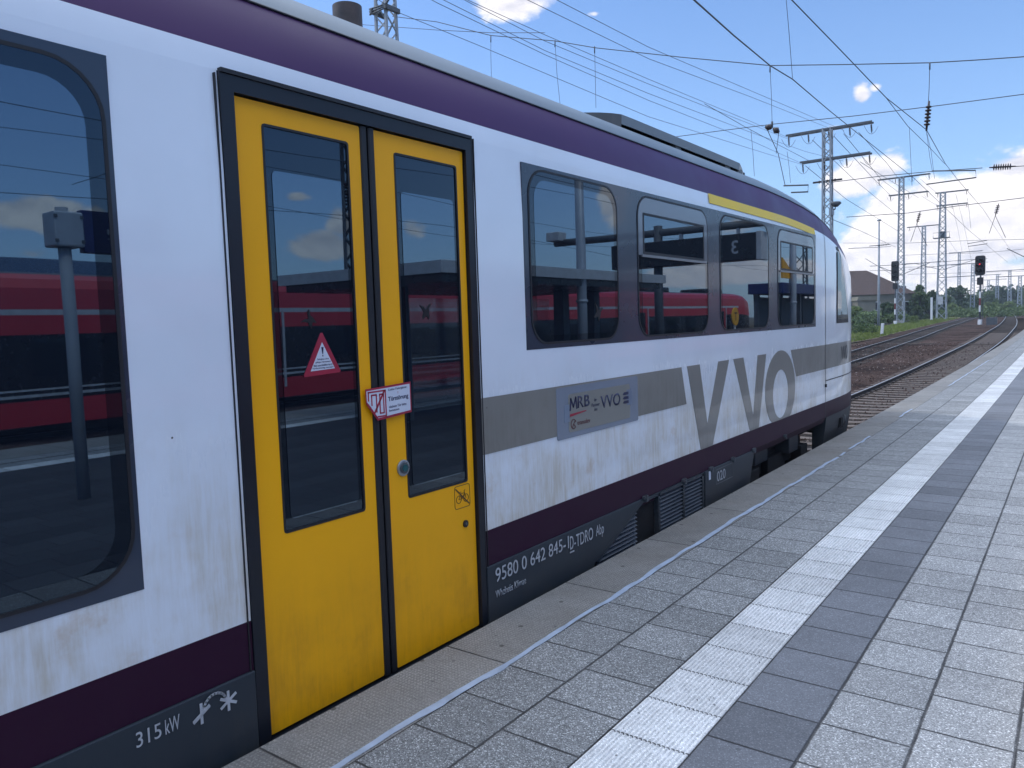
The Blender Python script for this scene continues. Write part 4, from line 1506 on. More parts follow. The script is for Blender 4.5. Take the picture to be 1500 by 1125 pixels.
def extraC(r_, mm):
    mb = MB(); zp = topz(1375, 350, 140) - bC[2]
    mb.box(-1.4, -.6, zp, 1.2, .6, zp + .12); mb.box(-.3, -.4, zp + .12, .4, .4, zp + 1.2); mb.tube([(-1.4, -.6, zp + .1), (-1.4, -.6, zp + 1), (1.2, -.6, zp + 1), (1.2, -.6, zp + .1)], .04, 5)
    mb.build('switch_platform', M['steel_dark'], r_)
    mb = MB(); mb.box(-.5, -.9, 2.8, .3, -.6, 4.2); mb.build('equipment_cabinet', M['grey_light'], r_)
    cantilever(r_, topz(1375, 384, 140) - bC[2], 7.0)
    cantilever(r_, topz(1375, 384, 140) - bC[2], 6.0, back=-1)
bC = pbase(1379, 140); HC = topz(1376, 284, 140) - bC[2]
mC = mast(bC, HC, 1.55, .75, [(HC - .05, -1.2, 4.0, 2), (topz(1376, 303, 140) - bC[2], -1.0, 3.9, 3)], 'broad double-footed lattice mast with a switch platform halfway up', t=.14, arm_t=.14, brace=.10, extra=extraC)
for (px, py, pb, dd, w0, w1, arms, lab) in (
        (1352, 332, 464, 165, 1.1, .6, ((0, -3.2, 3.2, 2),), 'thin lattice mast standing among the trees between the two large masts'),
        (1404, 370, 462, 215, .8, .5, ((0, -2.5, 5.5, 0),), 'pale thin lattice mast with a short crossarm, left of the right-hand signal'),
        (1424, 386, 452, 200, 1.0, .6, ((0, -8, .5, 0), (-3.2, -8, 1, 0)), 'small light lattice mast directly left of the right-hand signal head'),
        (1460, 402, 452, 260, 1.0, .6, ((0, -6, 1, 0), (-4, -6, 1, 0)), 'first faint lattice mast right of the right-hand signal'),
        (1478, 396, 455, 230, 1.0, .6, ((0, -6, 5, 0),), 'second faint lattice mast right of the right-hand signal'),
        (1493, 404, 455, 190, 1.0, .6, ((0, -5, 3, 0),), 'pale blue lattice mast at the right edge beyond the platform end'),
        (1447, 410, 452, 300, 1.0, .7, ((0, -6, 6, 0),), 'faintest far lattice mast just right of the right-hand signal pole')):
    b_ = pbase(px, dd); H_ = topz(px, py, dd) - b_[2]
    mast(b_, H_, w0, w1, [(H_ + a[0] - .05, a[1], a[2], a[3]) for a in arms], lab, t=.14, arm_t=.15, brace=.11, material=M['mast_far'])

# mast far to the left, seen above the roof
dG = 34
pg_ = PD(566, 40, dG)
bG = (pg_.x, pg_.y, zground(pg_.y)); HG = PD(565, -60, dG).z - bG[2]
def extraG(r_, mm):
    z_ = PD(566, 18, dG).z - bG[2]
    mb = MB()
    for dz_ in (0, .12, -.12):
        mb.tube([(-.55, -.45, z_ + dz_), (.55, -.45, z_ + dz_ * .6)], .035, 6)
    mb.box(-.5, -.5, z_ - .1, -.38, .4, z_ + .1); mb.box(.38, -.5, z_ - .1, .5, .4, z_ + .1)
    insulator(mb, (.45, -.45, z_ + .05), (.9, -.5, z_ + .35), r=.06)
    mb.build('strain_clamp', M['steel_dark'], r_)
mast(bG, HG, 1.0, .55, [], 'lattice mast rising behind the roof next to the exhaust stack', t=.11, extra=extraG)

# ------------------------------------------------------------------ lamp post, signals, small posts
def lamp_post(base, H, label, r0=.11, ball=.22):
    r_ = empty('lamp_post', base); tag(r_, label, 'lamp post')
    mb = MB(); mb.tube([(0, 0, 0), (0, 0, H * .35), (0, 0, H - .2)], [r0 * 1.5, r0 * 1.2, r0 * .8], 10); mb.build('post', M['mast'], r_)
    mb = MB(); bmesh.ops.create_uvsphere(mb.bm, u_segments=14, v_segments=8, radius=ball, matrix=Matrix.Translation((0, 0, H)) @ Matrix.Diagonal((1.15, 1.15, .7, 1)))
    mb.build('lamp_head', M['steel'], r_)
    mb = MB(); mb.tube([(0, 0, H - 3.1), (0, 0, H - 2.95)], [.14, .14], 10); mb.tube([(-1.1, 0, H - 3.0), (1.2, 0, H - 3.0)], .05, 6); insulator(mb, (.1, 0, H - 3), (1.1, 0, H - 3), r=.09, n=4)
    mb.build('collar', M['steel_dark'], r_)
    return r_
bP = pbase(1287, 94); lamp_post(bP, topz(1288, 324, 94) - bP[2], 'slim round-topped lamp post on the grass, left of the left signal')


def signal(base, H, label, facing=0.0, head=(.95, 2.0), lit=True, group='colour light signals'):
    r_ = empty('railway_signal', base, facing); tag(r_, label, 'signal', group)
    mb = MB(); mb.tube([(0, 0, .35), (0, 0, H - 1.0)], .085, 10); mb.build('post', M['steel_dark'], r_)
    mb = MB(); mb.box(-.17, -.17, 0, .17, .17, .55); mb.build('footing', M['signal_white'], r_, bevel=.02)
    for k, (za, zb, mt_) in enumerate(((1.4, 2.1, M['signal_white']), (2.1, 2.9, M['signal_red']), (2.9, 3.6, M['signal_white']))):
        mb = MB(); mb.box(-.085, -.14, za, .085, -.09, zb); mb.build('mast_board', mt_, r_)
    w, h = head
    zc = H - h / 2
    mb = MB(); mb.prism([(p[0], p[1]) for p in rrect(-w / 2, zc - h / 2, w / 2, zc + h / 2, .22, n=4)], 'y', -.22, -.08)
    hd = mb.build('signal_head', M['signal_black'], r_)
    for zz in (zc + h * .27, zc, zc - h * .27):
        for xx in (-.2, .2):
            mb = MB(); mb.tube([(xx, -.22, zz + .0), (xx, -.50, zz - .02)], [.13, .14], 10, cap=False)
            mb.build('lamp_hood', M['signal_black'], hd, recalc=False)
    mb = MB(); bmesh.ops.create_uvsphere(mb.bm, u_segments=10, v_segments=6, radius=.07, matrix=Matrix.Translation((.0, -.27, zc + .12)))
    em, g_, p_ = new_mat('signal_lamp_red'); p_.inputs['Base Color'].default_value = (.4, .01, .02, 1); p_.inputs['Emission Color'].default_value = (1, .03, .05, 1); p_.inputs['Emission Strength'].default_value = .8
    if lit: mb.build('red_lamp', em, hd)
    else: mb.bm.free()
    mb = MB(); mb.prism([(p[0], p[1]) for p in rrect(-.30, zc - h / 2 - 1.05, .30, zc - h / 2 - .25, .1, n=3)], 'y', -.18, -.02)
    mb.build('number_screen', M['signal_black'], r_)
    mb = MB()
    for k in range(14): mb.bar((-.18, .2, .6 + k * .33), (.18, .2, .6 + k * .33), .03)
    mb.bar((-.18, .2, .5), (-.18, .2, 5.2), .04); mb.bar((.18, .2, .5), (.18, .2, 5.2), .04); mb.build('ladder', M['steel_dark'], r_)
    return r_
bR = pbase(1435.5, 84); bR = (bR[0], bR[1], bR[2] + .1)
HR = topz(1437, 375, 84) - bR[2]
signal(bR, HR, 'signal with a red light, standing in the brown ballast between the two near tracks', facing=-.3, head=(1.0, 2.1))
mb = MB(); mb.box(bR[0] + .6, bR[1] - .2, bR[2] - .1, bR[0] + 1.6, bR[1] + .2, bR[2] + .75)
o = mb.build('switch_cabinet', M['steel_dark'], bevel=.02); tag(o, 'small grey cabinet on the ballast beside the right-hand signal', 'cabinet')
bL = pbase(1311.5, 104); HL = topz(1311, 383, 104) - bL[2]
signal(bL, HL, 'dark signal on a red and white post, in front of the pale lattice mast', facing=-.3, head=(1.0, 2.7), lit=False)


def post(px, py, depth, H, w, mt, label, name='marker_post', cat='post'):
    p = PD(px, py, depth); z = zground(p.y)
    mb = MB(); mb.prism([(-w / 2, -w / 2), (w / 2, -w / 2), (w / 2, w / 2), (-w / 2, w / 2)], 'z', 0, H)
    o_ = mb.build(name, mt, bevel=.015); o_.location = (p.x, p.y, z - .02)
    tag(o_, label, cat); return o_
o = post(1291.5, 480, 61, 1.0, .2, M['signal_white'], 'short slightly leaning white marker stake in the grass beside the second track'); o.rotation_euler = (0, .08, 0)
post(1364.5, 460, 132, 4.0, .32, M['signal_white'], 'white post with a dark top left of the double-footed mast')
p = PD(1260, 466, 118); z0 = zground(p.y)
r_ = empty('notice_board', (p.x, p.y, z0), .55); tag(r_, 'small white board with two lines of dark text in front of the grey fence', 'notice board')
mb = MB(); mb.box(-.06, 0, 0, .06, .08, 1.1); mb.build('post', M['steel'], r_)
mb = MB(); mb.box(-.75, -.05, .75, .75, 0, 1.7); bd = mb.build('board', M['signal_white'], r_, bevel=.01)
for k, s_ in enumerate(('Halt', 'für Rangier')):
    me_ = text_mesh(s_, .02); xs = [v.co.x for v in me_.vertices]; ww = max(xs) - min(xs); sc_ = (.75 if k == 0 else 1.15) / ww
    for v in me_.vertices: v.co = Vector(((v.co.x - min(xs)) * sc_ - (.75 if k == 0 else 1.15) / 2, -.056, 1.32 - k * .36 + v.co.y * .34))
    me_.materials.append(M['signal_black']); obj('lettering', me_, bd)

# steady arms hung from the span wires
def steady(pts, Y, label):
    mb = MB(); P_ = [PY(a, b, Y) for a, b in pts]
    mb.tube(P_, .035, 6)
    o_ = mb.build('steady_arm', M['steel_dark']); tag(o_, label, 'registration arm', 'steady arms hung in the overhead line'); return o_
steady([(1365, 250.5), (1429, 249.5), (1430, 260), (1357, 270)], 45, 'steady arm holding the contact wire above the second track, hung from the insulator string')
steady([(1148, 272), (1184, 271), (1183.5, 281), (1159, 282)], 34, 'steady arm just above the roof end of the railcar')
steady([(1417, 357), (1446, 352), (1446, 357), (1418, 361)], 90, 'steady arm left of the right-hand signal head, far down the line')

# ------------------------------------------------------------------ overhead wires
def wires(name, label, cat, items, r, mt=None, group=None, extra=None, parent=None):
    mb = MB()
    for pts in items:
        P_ = []
        for q in pts: P_.append(PY(*q) if len(q) == 3 and not isinstance(q, Vector) else Vector(q))
        mb.tube(P_, r, 5, cap=False)
    o_ = mb.build(name, mt or M['wire'], parent)
    if parent is None: tag(o_, label, cat, group)
    return o_


YS = 30
hs = empty('span_wire_assembly', (0, YS, 9)); tag(hs, 'upper cross-span wire with hanging droppers and insulators over all the tracks', 'span wire')
HSI = Vector((0, -YS, -9))
def under(root, mb, name, mt):
    bmesh.ops.translate(mb.bm, verts=mb.bm.verts[:], vec=-root.location)
    return mb.build(name, mt, root)
mb = MB()
mb.tube([PY(a, b, YS) for a, b in ((575, 24), (640, 32), (719, 52), (813, 60), (872, 70), (1000, 84), (1128, 96), (1240, 94.5), (1362, 92), (1430, 88), (1530, 81))], .018, 5, cap=False)
under(hs, mb, 'span_wire', M['wire'])
for pts in (((719, 53), (719, 80), (720, 120)), ((813, 60), (816, 110), (821, 158)), ((871, 69), (872, 110), (873, 158)), ((1128, 97), (1130, 140), (1131, 178)), ((1362, 93), (1361, 130), (1360, 150))):
    mb = MB(); mb.tube([PY(a, b, YS) for a, b in pts], .010, 5, cap=False)
    a, b = pts[0]; mb.tube([PY(a, b - 1, YS), PY(a, b + 9, YS)], .025, 6)
    under(hs, mb, 'dropper', M['wire'])
mb = MB(); insulator(mb, PY(1361, 148, YS), PY(1357, 192, YS), r=.105, n=6, thin=.03); under(hs, mb, 'insulator', M['insul'])
for a, b in (((1121, 186), (1131, 187)), ((1133, 188), (1141, 194))):
    mb = MB(); mb.tube([PY(*a, YS), PY((a[0] + b[0]) / 2, (a[1] + b[1]) / 2, YS), PY(*b, YS)], [.05, .13, .05], 8); under(hs, mb, 'insulator', M['insul'])
mb = MB(); mb.tube([PY(1131, 178, YS), PY(1131, 187, YS)], .04, 6); mb.tube([PY(1124, 190, YS), PY(1140, 225, YS), PY(1150, 271, YS)], .014, 5, cap=False); mb.tube([PY(1141, 193, YS), PY(1137, 225, YS)], .012, 5, cap=False)
under(hs, mb, 'hanger', M['wire'])

wires('overhead_wire', 'lower cross-span wire passing level with the insulator pair above the railcar nose', 'overhead wire', [[(985, 201, YS), (1060, 191, YS), (1131, 182, YS), (1250, 170, YS), (1380, 154, YS), (1530, 134, YS)]], .014, group='overhead line wires')
wires('overhead_wire', 'short wire running from the left mast to a small clamp in mid air', 'overhead wire', [[(529, 36, YS), (640, 44, YS), (720, 48, YS), (798, 48, YS)]], .014, group='overhead line wires')
wires('overhead_wire', 'sloping cross-span wire ending in the horizontal insulator at the right edge', 'overhead wire', [[(1218, 267, 46), (1290, 258, 46), (1366, 251, 46), (1439, 246, 46)], [(1486, 244, 46), (1530, 241, 46)]], .02, group='overhead line wires')
mb = MB(); insulator(mb, PY(1449, 245.5, 46), PY(1488, 243.5, 46), r=.17, n=8, thin=.03); o = mb.build('rod_insulator', M['insul']); tag(o, 'dark ribbed rod insulator lying in the cross-span wire at the right edge', 'insulator')

# catenary of the second track: thick messenger wire with droppers
def cat_line(label, mess, cont, drops, r=.020):
    root = empty('catenary', tuple(PY(*mess[0]))); tag(root, label, 'overhead line', 'catenary wires along the tracks')
    mb = MB(); mb.tube([PY(*q) for q in mess], r, 5, cap=False); under(root, mb, 'messenger_wire', M['wire'])
    if cont:
        mb = MB(); mb.tube([PY(*q) for q in cont], r * .8, 5, cap=False); under(root, mb, 'contact_wire', M['wire'])
    for d in drops:
        mb = MB(); mb.tube([PY(*q) for q in d], r * .5, 5, cap=False); under(root, mb, 'dropper', M['wire'])
    return root
cat_line('thick dark wire crossing the sky diagonally to the crossarm of the tallest mast', [(990, -28, 11), (1017, 0, 13), (1075, 52, 17), (1128, 96, 22), (1161, 116, 25), (1215, 162, 33), (1256, 195, 42), (1340, 262, 60), (1420, 338, 95), (1476, 384, 150)], None,
         [[(1150, -20, 24), (1156, 50, 24), (1161, 116, 25)]], r=.017)
cat_line('double wire coming down from the top right to the hanging insulator', [(1140, -25, 14), (1160, 0, 15), (1230, 72, 19), (1298, 143, 24), (1357, 190, 30), (1385, 240, 40), (1402, 262, 48), (1440, 306, 66), (1462, 340, 90), (1490, 380, 140)],
         [(1298, 143, 24), (1330, 185, 29), (1360, 214, 34), (1384, 240, 41)],
         [[(1332, 186, 29), (1334, 230, 29), (1336, 272, 29)], [(1357, 192, 30), (1362, 230, 31), (1366, 252, 31)], [(1357, 192, 30), (1364, 222, 30), (1369, 262, 30)]], r=.012)
# feeder wires to the tall mast
feeders = [
    [(790, -14, 18), (816, 0, 20), (950, 69, 27), (1100, 133, 38), (1236, 191, 55)],
    [(750, -14, 18), (773, 0, 20), (950, 86, 27), (1100, 142, 38), (1218, 189, 55)],
    [(665, -12, 18), (685, 0, 19), (798, 51, 24), (950, 116, 31), (1100, 178, 44), (1158, 203, 55)],
    [(662, -10, 17), (690, 5, 19), (798, 60, 24), (950, 123, 31), (1100, 182, 44), (1158, 205, 55)],
    [(625, -12, 17), (650, 0, 18), (798, 74, 24), (950, 137, 31), (1100, 194, 44), (1180, 222, 55), (1236, 236, 58)],
    [(615, -10, 17), (640, 4, 18), (798, 80, 24), (950, 147, 31), (1100, 206, 44), (1178, 241, 55)],
    [(555, 0, 17), (578, 16, 18), (700, 66, 22), (950, 171, 31), (1100, 218, 44), (1178, 242, 55)],
]
for i_, f_ in enumerate(feeders):
    wires('feeder_wire', 'thin feeder wire running from the upper left down to the crossarms of the tallest mast', 'overhead wire', [f_], .010, group='feeder wires ending at the tallest mast')
wires('feeder_wire', 'branch wire leaving the feeder bundle at a clamp above the air conditioner', 'overhead wire', [[(1032, 152, 36), (1090, 185, 42), (1140, 212, 50), (1190, 238, 58)]], .014, group='branch wires')
for pts in ([(1258, 194, 56), (1300, 240, 75), (1318, 264, 105)], [(1236, 196, 56), (1290, 262, 76), (1322, 286, 105)], [(1222, 200, 56), (1280, 262, 76), (1306, 288, 105)],
            [(1260, 237, 56), (1300, 262, 78), (1346, 290, 108)], [(1190, 205, 56), (1250, 262, 76), (1318, 318, 105)], [(1180, 243, 56), (1240, 292, 76), (1318, 340, 105)],
            [(1216, 320, 57), (1260, 338, 75), (1312, 362, 105)], [(1348, 262, 106), (1362, 274, 120), (1376, 286, 138)], [(1350, 287, 106), (1364, 296, 120), (1380, 304, 138)],
            [(1400, 284, 140), (1412, 330, 175), (1424, 386, 200)], [(1396, 304, 140), (1404, 340, 180), (1410, 372, 212)], [(1374, 332, 165), (1390, 352, 190), (1404, 372, 212)]):
    wires('feeder_wire', 'thin feeder wire fanning out from the tallest mast towards the masts further down the line', 'overhead wire', [pts], .020, group='feeder wires between the masts')
for pts, lab in (([(1243, 364, 70), (1290, 362, 80), (1305, 361, 96)], 'short level wire tied to the collar of the slim lamp post'),
                 ([(1240, 318, 62), (1330, 312, 62), (1400, 302, 62), (1530, 286, 62)], 'faint cross wire in front of the white cloud bank, level with the tall mast lamp'),
                 ([(1268, 379, 80), (1310, 404, 100)], 'slanting stay wire running down to the left signal'),
                 ([(1235, 356, 118), (1330, 356, 118), (1430, 352, 118), (1530, 350, 118)], 'far cross wire passing through the masts at mid height'),
                 ([(1320, 374, 130), (1375, 372, 130), (1445, 370, 130), (1530, 362, 130)], 'lower far cross wire passing through the masts'),
                 ([(1330, 402, 170), (1400, 400, 170), (1470, 398, 170), (1530, 396, 170)], 'lowest far cross wire just above the trees'),
                 ([(1475, 364, 60), (1500, 376, 60), (1530, 390, 60)], 'short wire at the right edge sloping down'),):
    wires('overhead_wire', lab, 'overhead wire', [pts], .025, group='far cross wires')
for i_, pts in enumerate(([(1053 + 0, 235, 32), (1049, 180, 32)], [(1111, 255, 40), (1107, 226, 40)], [(1419, 300, 70), (1420, 335, 70)], [(1266, 300, 70), (1266, 340, 70)], [(1336, 270, 50), (1336, 215, 50)])):
    pass
for px, y0_, y1_, Y_, lab in ((1103, 190, 258, 34, 'single dropper wire hanging behind the rear end of the air conditioner'), (1156, 222, 268, 40, 'single dropper wire left of the tallest mast'), (1420, 290, 334, 70, 'single dropper wire in front of the cloud bank')):
    wires('dropper_wire', lab, 'overhead wire', [[(px - 3, y0_, Y_), (px, (y0_ + y1_) / 2, Y_), (px + 2, y1_, Y_)]], .010, group='single droppers')
for (px, py, Y_, lab) in ((1346, 320, 75, 'small leaning insulator in front of the cloud, above the lower crossarm'), (1461, 308, 75, 'small leaning insulator in front of the cloud near the right edge')):
    mb = MB(); insulator(mb, PY(px + 2, py - 10, Y_), PY(px - 3, py + 8, Y_), r=.16, n=5, thin=.03); mb.tube([PY(px - 3, py + 8, Y_), PY(px - 12, py + 34, Y_)], .02, 5); mb.tube([PY(px - 3, py + 8, Y_), PY(px + 12, py + 40, Y_)], .02, 5)
    tag(mb.build('hanging_insulator', M['insul']), lab, 'insulator')

# ------------------------------------------------------------------ grass verge, bushes, trees, wall, house
def leaf_mat(name, c1, c2):
    mt, g, p = new_mat(name)
    oi = g.n('ShaderNodeTexCoord').outputs['Object']
    n = g.noise(oi, .9, 3, .6); n2 = g.noise(oi, 9, 2, .6)
    g.l(g.mix(g.clamp01(g.m('ADD', g.lin(n, .3, .7, -.1, .9), g.m('MULTIPLY', g.m('SUBTRACT', n2, .5), .8))), c1, c2), p.inputs['Base Color'])
    p.inputs['Roughness'].default_value = .75
    p.inputs['Specular IOR Level'].default_value = .25
    # thin leaves let some light through
    tr = g.n('ShaderNodeBsdfTranslucent'); g.l(g.mix(n, c1, c2), tr.inputs[0])
    ms = g.n('ShaderNodeMixShader'); ms.inputs[0].default_value = .25
    out = [n_ for n_ in mt.node_tree.nodes if n_.type == 'OUTPUT_MATERIAL'][0]
    g.l(p.outputs[0], ms.inputs[1]); g.l(tr.outputs[0], ms.inputs[2]); g.l(ms.outputs[0], out.inputs[0])
    return mt


M['leaf_dark'] = leaf_mat('leaves_dark', (.055, .088, .050), (.125, .175, .085))
M['leaf_mid'] = leaf_mat('leaves_mid', (.078, .122, .055), (.17, .23, .095))
M['leaf_light'] = leaf_mat('leaves_light', (.12, .17, .06), (.25, .31, .11))
M['bark'] = mat('bark', (.09, .07, .055), rough=.9, var=.3)
M['grassm'] = leaf_mat('grass_blades', (.11, .15, .035), (.26, .30, .09))
M['grasssoil'] = leaf_mat('grass_cover', (.075, .115, .028), (.16, .20, .06))


def leaf_cloud(mb, clumps, n, size, rn):
    for _ in range(n):
        c, rx, rz = clumps[rn.randrange(len(clumps))]
        while True:
            v = Vector((rn.uniform(-1, 1), rn.uniform(-1, 1), rn.uniform(-1, 1)))
            if .25 < v.length < 1: break
        v = v.normalized() * (v.length ** .5)
        p = Vector(c) + Vector((v.x * rx, v.y * rx, v.z * rz))
        a = Vector((rn.uniform(-1, 1), rn.uniform(-1, 1), rn.uniform(-1, 1))).normalized()
        b = a.cross(Vector((rn.uniform(-1, 1), rn.uniform(-1, 1), rn.uniform(-1, 1)))).normalized()
        s = size * rn.uniform(.6, 1.3)
        try:
            mb.bm.faces.new(mb.verts([p - a * s, p + b * s * .6, p + a * s, p - b * s * .6]))
        except Exception: pass


def tree(px, depth, H, W, mt, label, n=900, seed=0, name='tree', base_up=.25, size=.3):
    rn = random.Random(seed * 17 + 3)
    b_ = pbase(px, depth)
    r_ = empty(name, b_, rn.uniform(0, 6)); tag(r_, label, 'tree' if name == 'tree' else 'bush', 'trees beyond the tracks' if name == 'tree' else None)
    mb = MB(); mb.tube([(0, 0, -.2), (.05 * H / 6, 0, H * .3), (0, .1, H * .62)], [.035 * H, .025 * H, .01 * H], 8)
    clumps = []
    for k in range(rn.randint(15, 24)):
        a = rn.uniform(0, 2 * PI); rr = rn.uniform(.1, 1.0) * W / 2; zz = rn.uniform(base_up, .88) * H
        rr *= (1.0 - .55 * max(0, (zz / H - .5)) * 2)
        c = (rr * math.cos(a), rr * math.sin(a), zz)
        s = rn.uniform(.09, .22) * W
        clumps.append((c, s, s * rn.uniform(.6, .9)))
        mb.tube([(0, 0, zz * .55), (c[0] * .6, c[1] * .6, zz * .85), (c[0], c[1], zz)], [.012 * H, .008 * H, .003 * H], 5)
    clumps.append(((0, 0, H * .80), W * .16, H * .17))
    clumps.append(((rn.uniform(-.15, .15) * W, rn.uniform(-.15, .15) * W, H * .92), W * .08, H * .08))
    mb.build('trunk', M['bark'], r_)
    mb = MB(); leaf_cloud(mb, clumps, n, size, rn); mb.build('crown', mt, r_, recalc=False)
    return r_


def tree_px(px, ytop, ybase, wpx, depth, mt, label, **kw):
    k = depth / FPX
    H = (ybase - ytop) * k
    return tree(px, depth, H * 1.08, wpx * k, mt, label, **kw)


for i_, a in enumerate([
    (1250, 438, 462, 26, 116, 'leaf_light', 'light green bush-like tree in front of the house, nearest the railcar nose'),
    (1269, 446, 462, 24, 118, 'leaf_light', 'yellowish green tree in front of the house wall'),
    (1302, 436, 464, 22, 116, 'leaf_dark', 'dark round tree at the right corner of the house'),
    (1330, 444, 464, 24, 150, 'leaf_dark', 'low dark tree between the pale lattice mast and the large mid green tree'),
    (1347, 418, 465, 34, 150, 'leaf_mid', 'large mid green tree between the two big lattice masts, reaching above its neighbours'),
    (1362, 428, 466, 22, 156, 'leaf_dark', 'dark tree left of the double-footed mast'),
    (1386, 432, 462, 26, 185, 'leaf_mid', 'mid green tree right behind the double-footed mast'),
    (1404, 419, 460, 34, 200, 'leaf_dark', 'domed dark green tree, highest of the belt left of the right-hand signal'),
    (1424, 430, 458, 28, 205, 'leaf_mid', 'mid green tree just left of the right-hand signal'),
    (1396, 444, 461, 26, 180, 'leaf_light', 'low light green tree at the foot of the domed dark tree'),
    (1444, 426, 456, 28, 250, 'leaf_mid', 'mid green tree directly right of the right-hand signal'),
    (1462, 420, 456, 30, 270, 'leaf_dark', 'dark tree, second right of the right-hand signal'),
    (1482, 424, 456, 30, 280, 'leaf_dark', 'dark tree, third right of the right-hand signal'),
    (1500, 427, 456, 28, 290, 'leaf_mid', 'tree cut by the right edge of the view'),
    (1450, 440, 456, 30, 215, 'leaf_light', 'low light green tree at the foot of the belt right of the signal'),
    (1478, 441, 456, 30, 220, 'leaf_light', 'low light green tree near the right edge, left of the pale blue mast'),
    (1522, 424, 456, 34, 260, 'leaf_mid', 'tree just past the right edge of the view'),
    (1318, 446, 462, 14, 158, 'leaf_mid', 'small tree right of the house roof'),
    (1238, 430, 462, 24, 122, 'leaf_mid', 'tree hidden mostly behind the nose of the railcar'),
]):
    tree_px(a[0], a[1], a[2], a[3] * 1.1, a[4], M[a[5]], a[6], seed=i_ + 1, n=2600, size=.24 + a[4] * .0006, base_up=.12)
# far wood that reads as one mass
rn = random.Random(5)
mb = MB(); cl = []
for k in range(170):
    px = 1225 + k * 2.6 + rn.uniform(-2, 2)
    dd = rn.uniform(330, 480); p = PD(px, 450, dd)
    hh = rn.uniform(5, 9) + (3 if 1440 < px < 1530 else 0)
    for q in range(3):
        cl.append(((p.x + rn.uniform(-4, 4), p.y + rn.uniform(-4, 4), zground(p.y) + hh * (.2 + .3 * q)), rn.uniform(4, 7), hh * .28))
leaf_cloud(mb, cl, 24000, 1.0, rn)
o = mb.build('far_woodland', M['leaf_dark'], recalc=False); tag(o, 'distant dark green wood along the horizon', 'wood', kind='stuff')
# low shrub growth at the tree feet
mb = MB(); cl = []
for k in range(110):
    px = 1240 + k * 2.6; dd = rn.uniform(112, 125) if px < 1320 else rn.uniform(150, 200)
    p = PD(px, 462, dd); cl.append(((p.x, p.y, zground(p.y) + rn.uniform(.3, 1.2)), rn.uniform(1.0, 2.2), rn.uniform(.5, 1.3)))
leaf_cloud(mb, cl, 9000, .32, rn)
o = mb.build('undergrowth', M['leaf_mid'], recalc=False); tag(o, 'tangled green undergrowth at the feet of the trees', 'undergrowth', kind='stuff')

# grass strip between second and third track
def verge_x(y):
    return (c3(y) + 2.6, c2(y) - 2.6 - 1.5 * max(0, min(1, (62 - y) / 20)))
mb = MB(); prev = None
yy = 44
while yy < 300:
    a, b = verge_x(yy)
    if b > a + .3:
        n_ = 8
        cur = [mb.bm.verts.new((a + (b - a) * k / n_, yy, zground(yy) - .03 + .10 * math.sin(PI * k / n_) + rn.uniform(-.02, .02))) for k in range(n_ + 1)]
        if prev:
            for k in range(n_): mb.bm.faces.new([prev[k], prev[k + 1], cur[k + 1], cur[k]])
        prev = cur
    yy += 2.0 if yy < 160 else 8
mt, g, p_ = new_mat('grassy_verge')
oc = g.n('ShaderNodeTexCoord').outputs['Object']
gx, gy, gz_ = g.xyz(oc)[:3]
nn_ = g.noise(oc, .28, 6, .65); nf = g.noise(oc, 6, 4, .7)
near = g.smooth(gy, 74, 58)
kk = g.smooth(g.m('SUBTRACT', nn_, g.m('MULTIPLY', near, .16)), .43, .56)
gcol = g.mix(nf, (.10, .13, .03), (.24, .28, .08))
scol = g.mix(nf, (.075, .055, .035), (.16, .13, .09))
g.l(g.mix(kk, scol, gcol), p_.inputs['Base Color']); p_.inputs['Roughness'].default_value = .95
bb = g.n('ShaderNodeBump'); bb.inputs['Distance'].default_value = .06; g.l(nf, bb.inputs['Height']); g.l(bb.outputs[0], p_.inputs['Normal'])
tag(mb.build('grass_verge', mt), 'grassy strip with bare brown patches between the second and third tracks', 'grass', kind='structure')
mb = MB()
for k in range(15000):
    yy = 46 + 130 * rn.random() ** 1.5; a, b = verge_x(yy)
    if b - a < 1: continue
    xx = rn.uniform(a, b)
    if yy < 66 and rn.random() < .65 * (66 - yy) / 12: continue
    z_ = zground(yy) + .0; h_ = rn.uniform(.06, .22) * (1 + (rn.random() > .96) * 1.0); an = rn.uniform(0, PI); w_ = rn.uniform(.03, .09)
    dx_, dy_ = math.cos(an) * w_, math.sin(an) * w_
    mb.bm.faces.new(mb.verts([(xx - dx_, yy - dy_, z_), (xx + dx_, yy + dy_, z_), (xx + dx_ * .4 + rn.uniform(-.05, .05), yy, z_ + h_), (xx - dx_ * .8, yy + rn.uniform(-.05, .05), z_ + h_ * .9)]))
tag(mb.build('grass', M['grassm'], recalc=False), 'rough green grass tufts on the strip between the tracks', 'grass', kind='stuff')


def bush(px, py, depth, w, h, mt, label, n=500, size=.09):
    p = PD(px, py, depth); rn_ = random.Random(int(px))
    mb = MB(); leaf_cloud(mb, [((rn_.uniform(-.3, .3) * w, rn_.uniform(-.2, .2) * w, h * .45), w * .32, h * .45) for _ in range(5)], n, size, rn_)
    o_ = mb.build('bush', mt, recalc=False); o_.location = (p.x, p.y, zground(p.y)); tag(o_, label, 'bush'); return o_
bush(1267, 485, 66, 2.3, 1.0, M['leaf_mid'], 'low green bush at the edge of the grass, next to the railcar nose', 1100)
bush(1339, 468, 110, 1.8, 1.3, M['leaf_light'], 'small yellowish weed clump in the grass right of the pale lattice mast', 500)

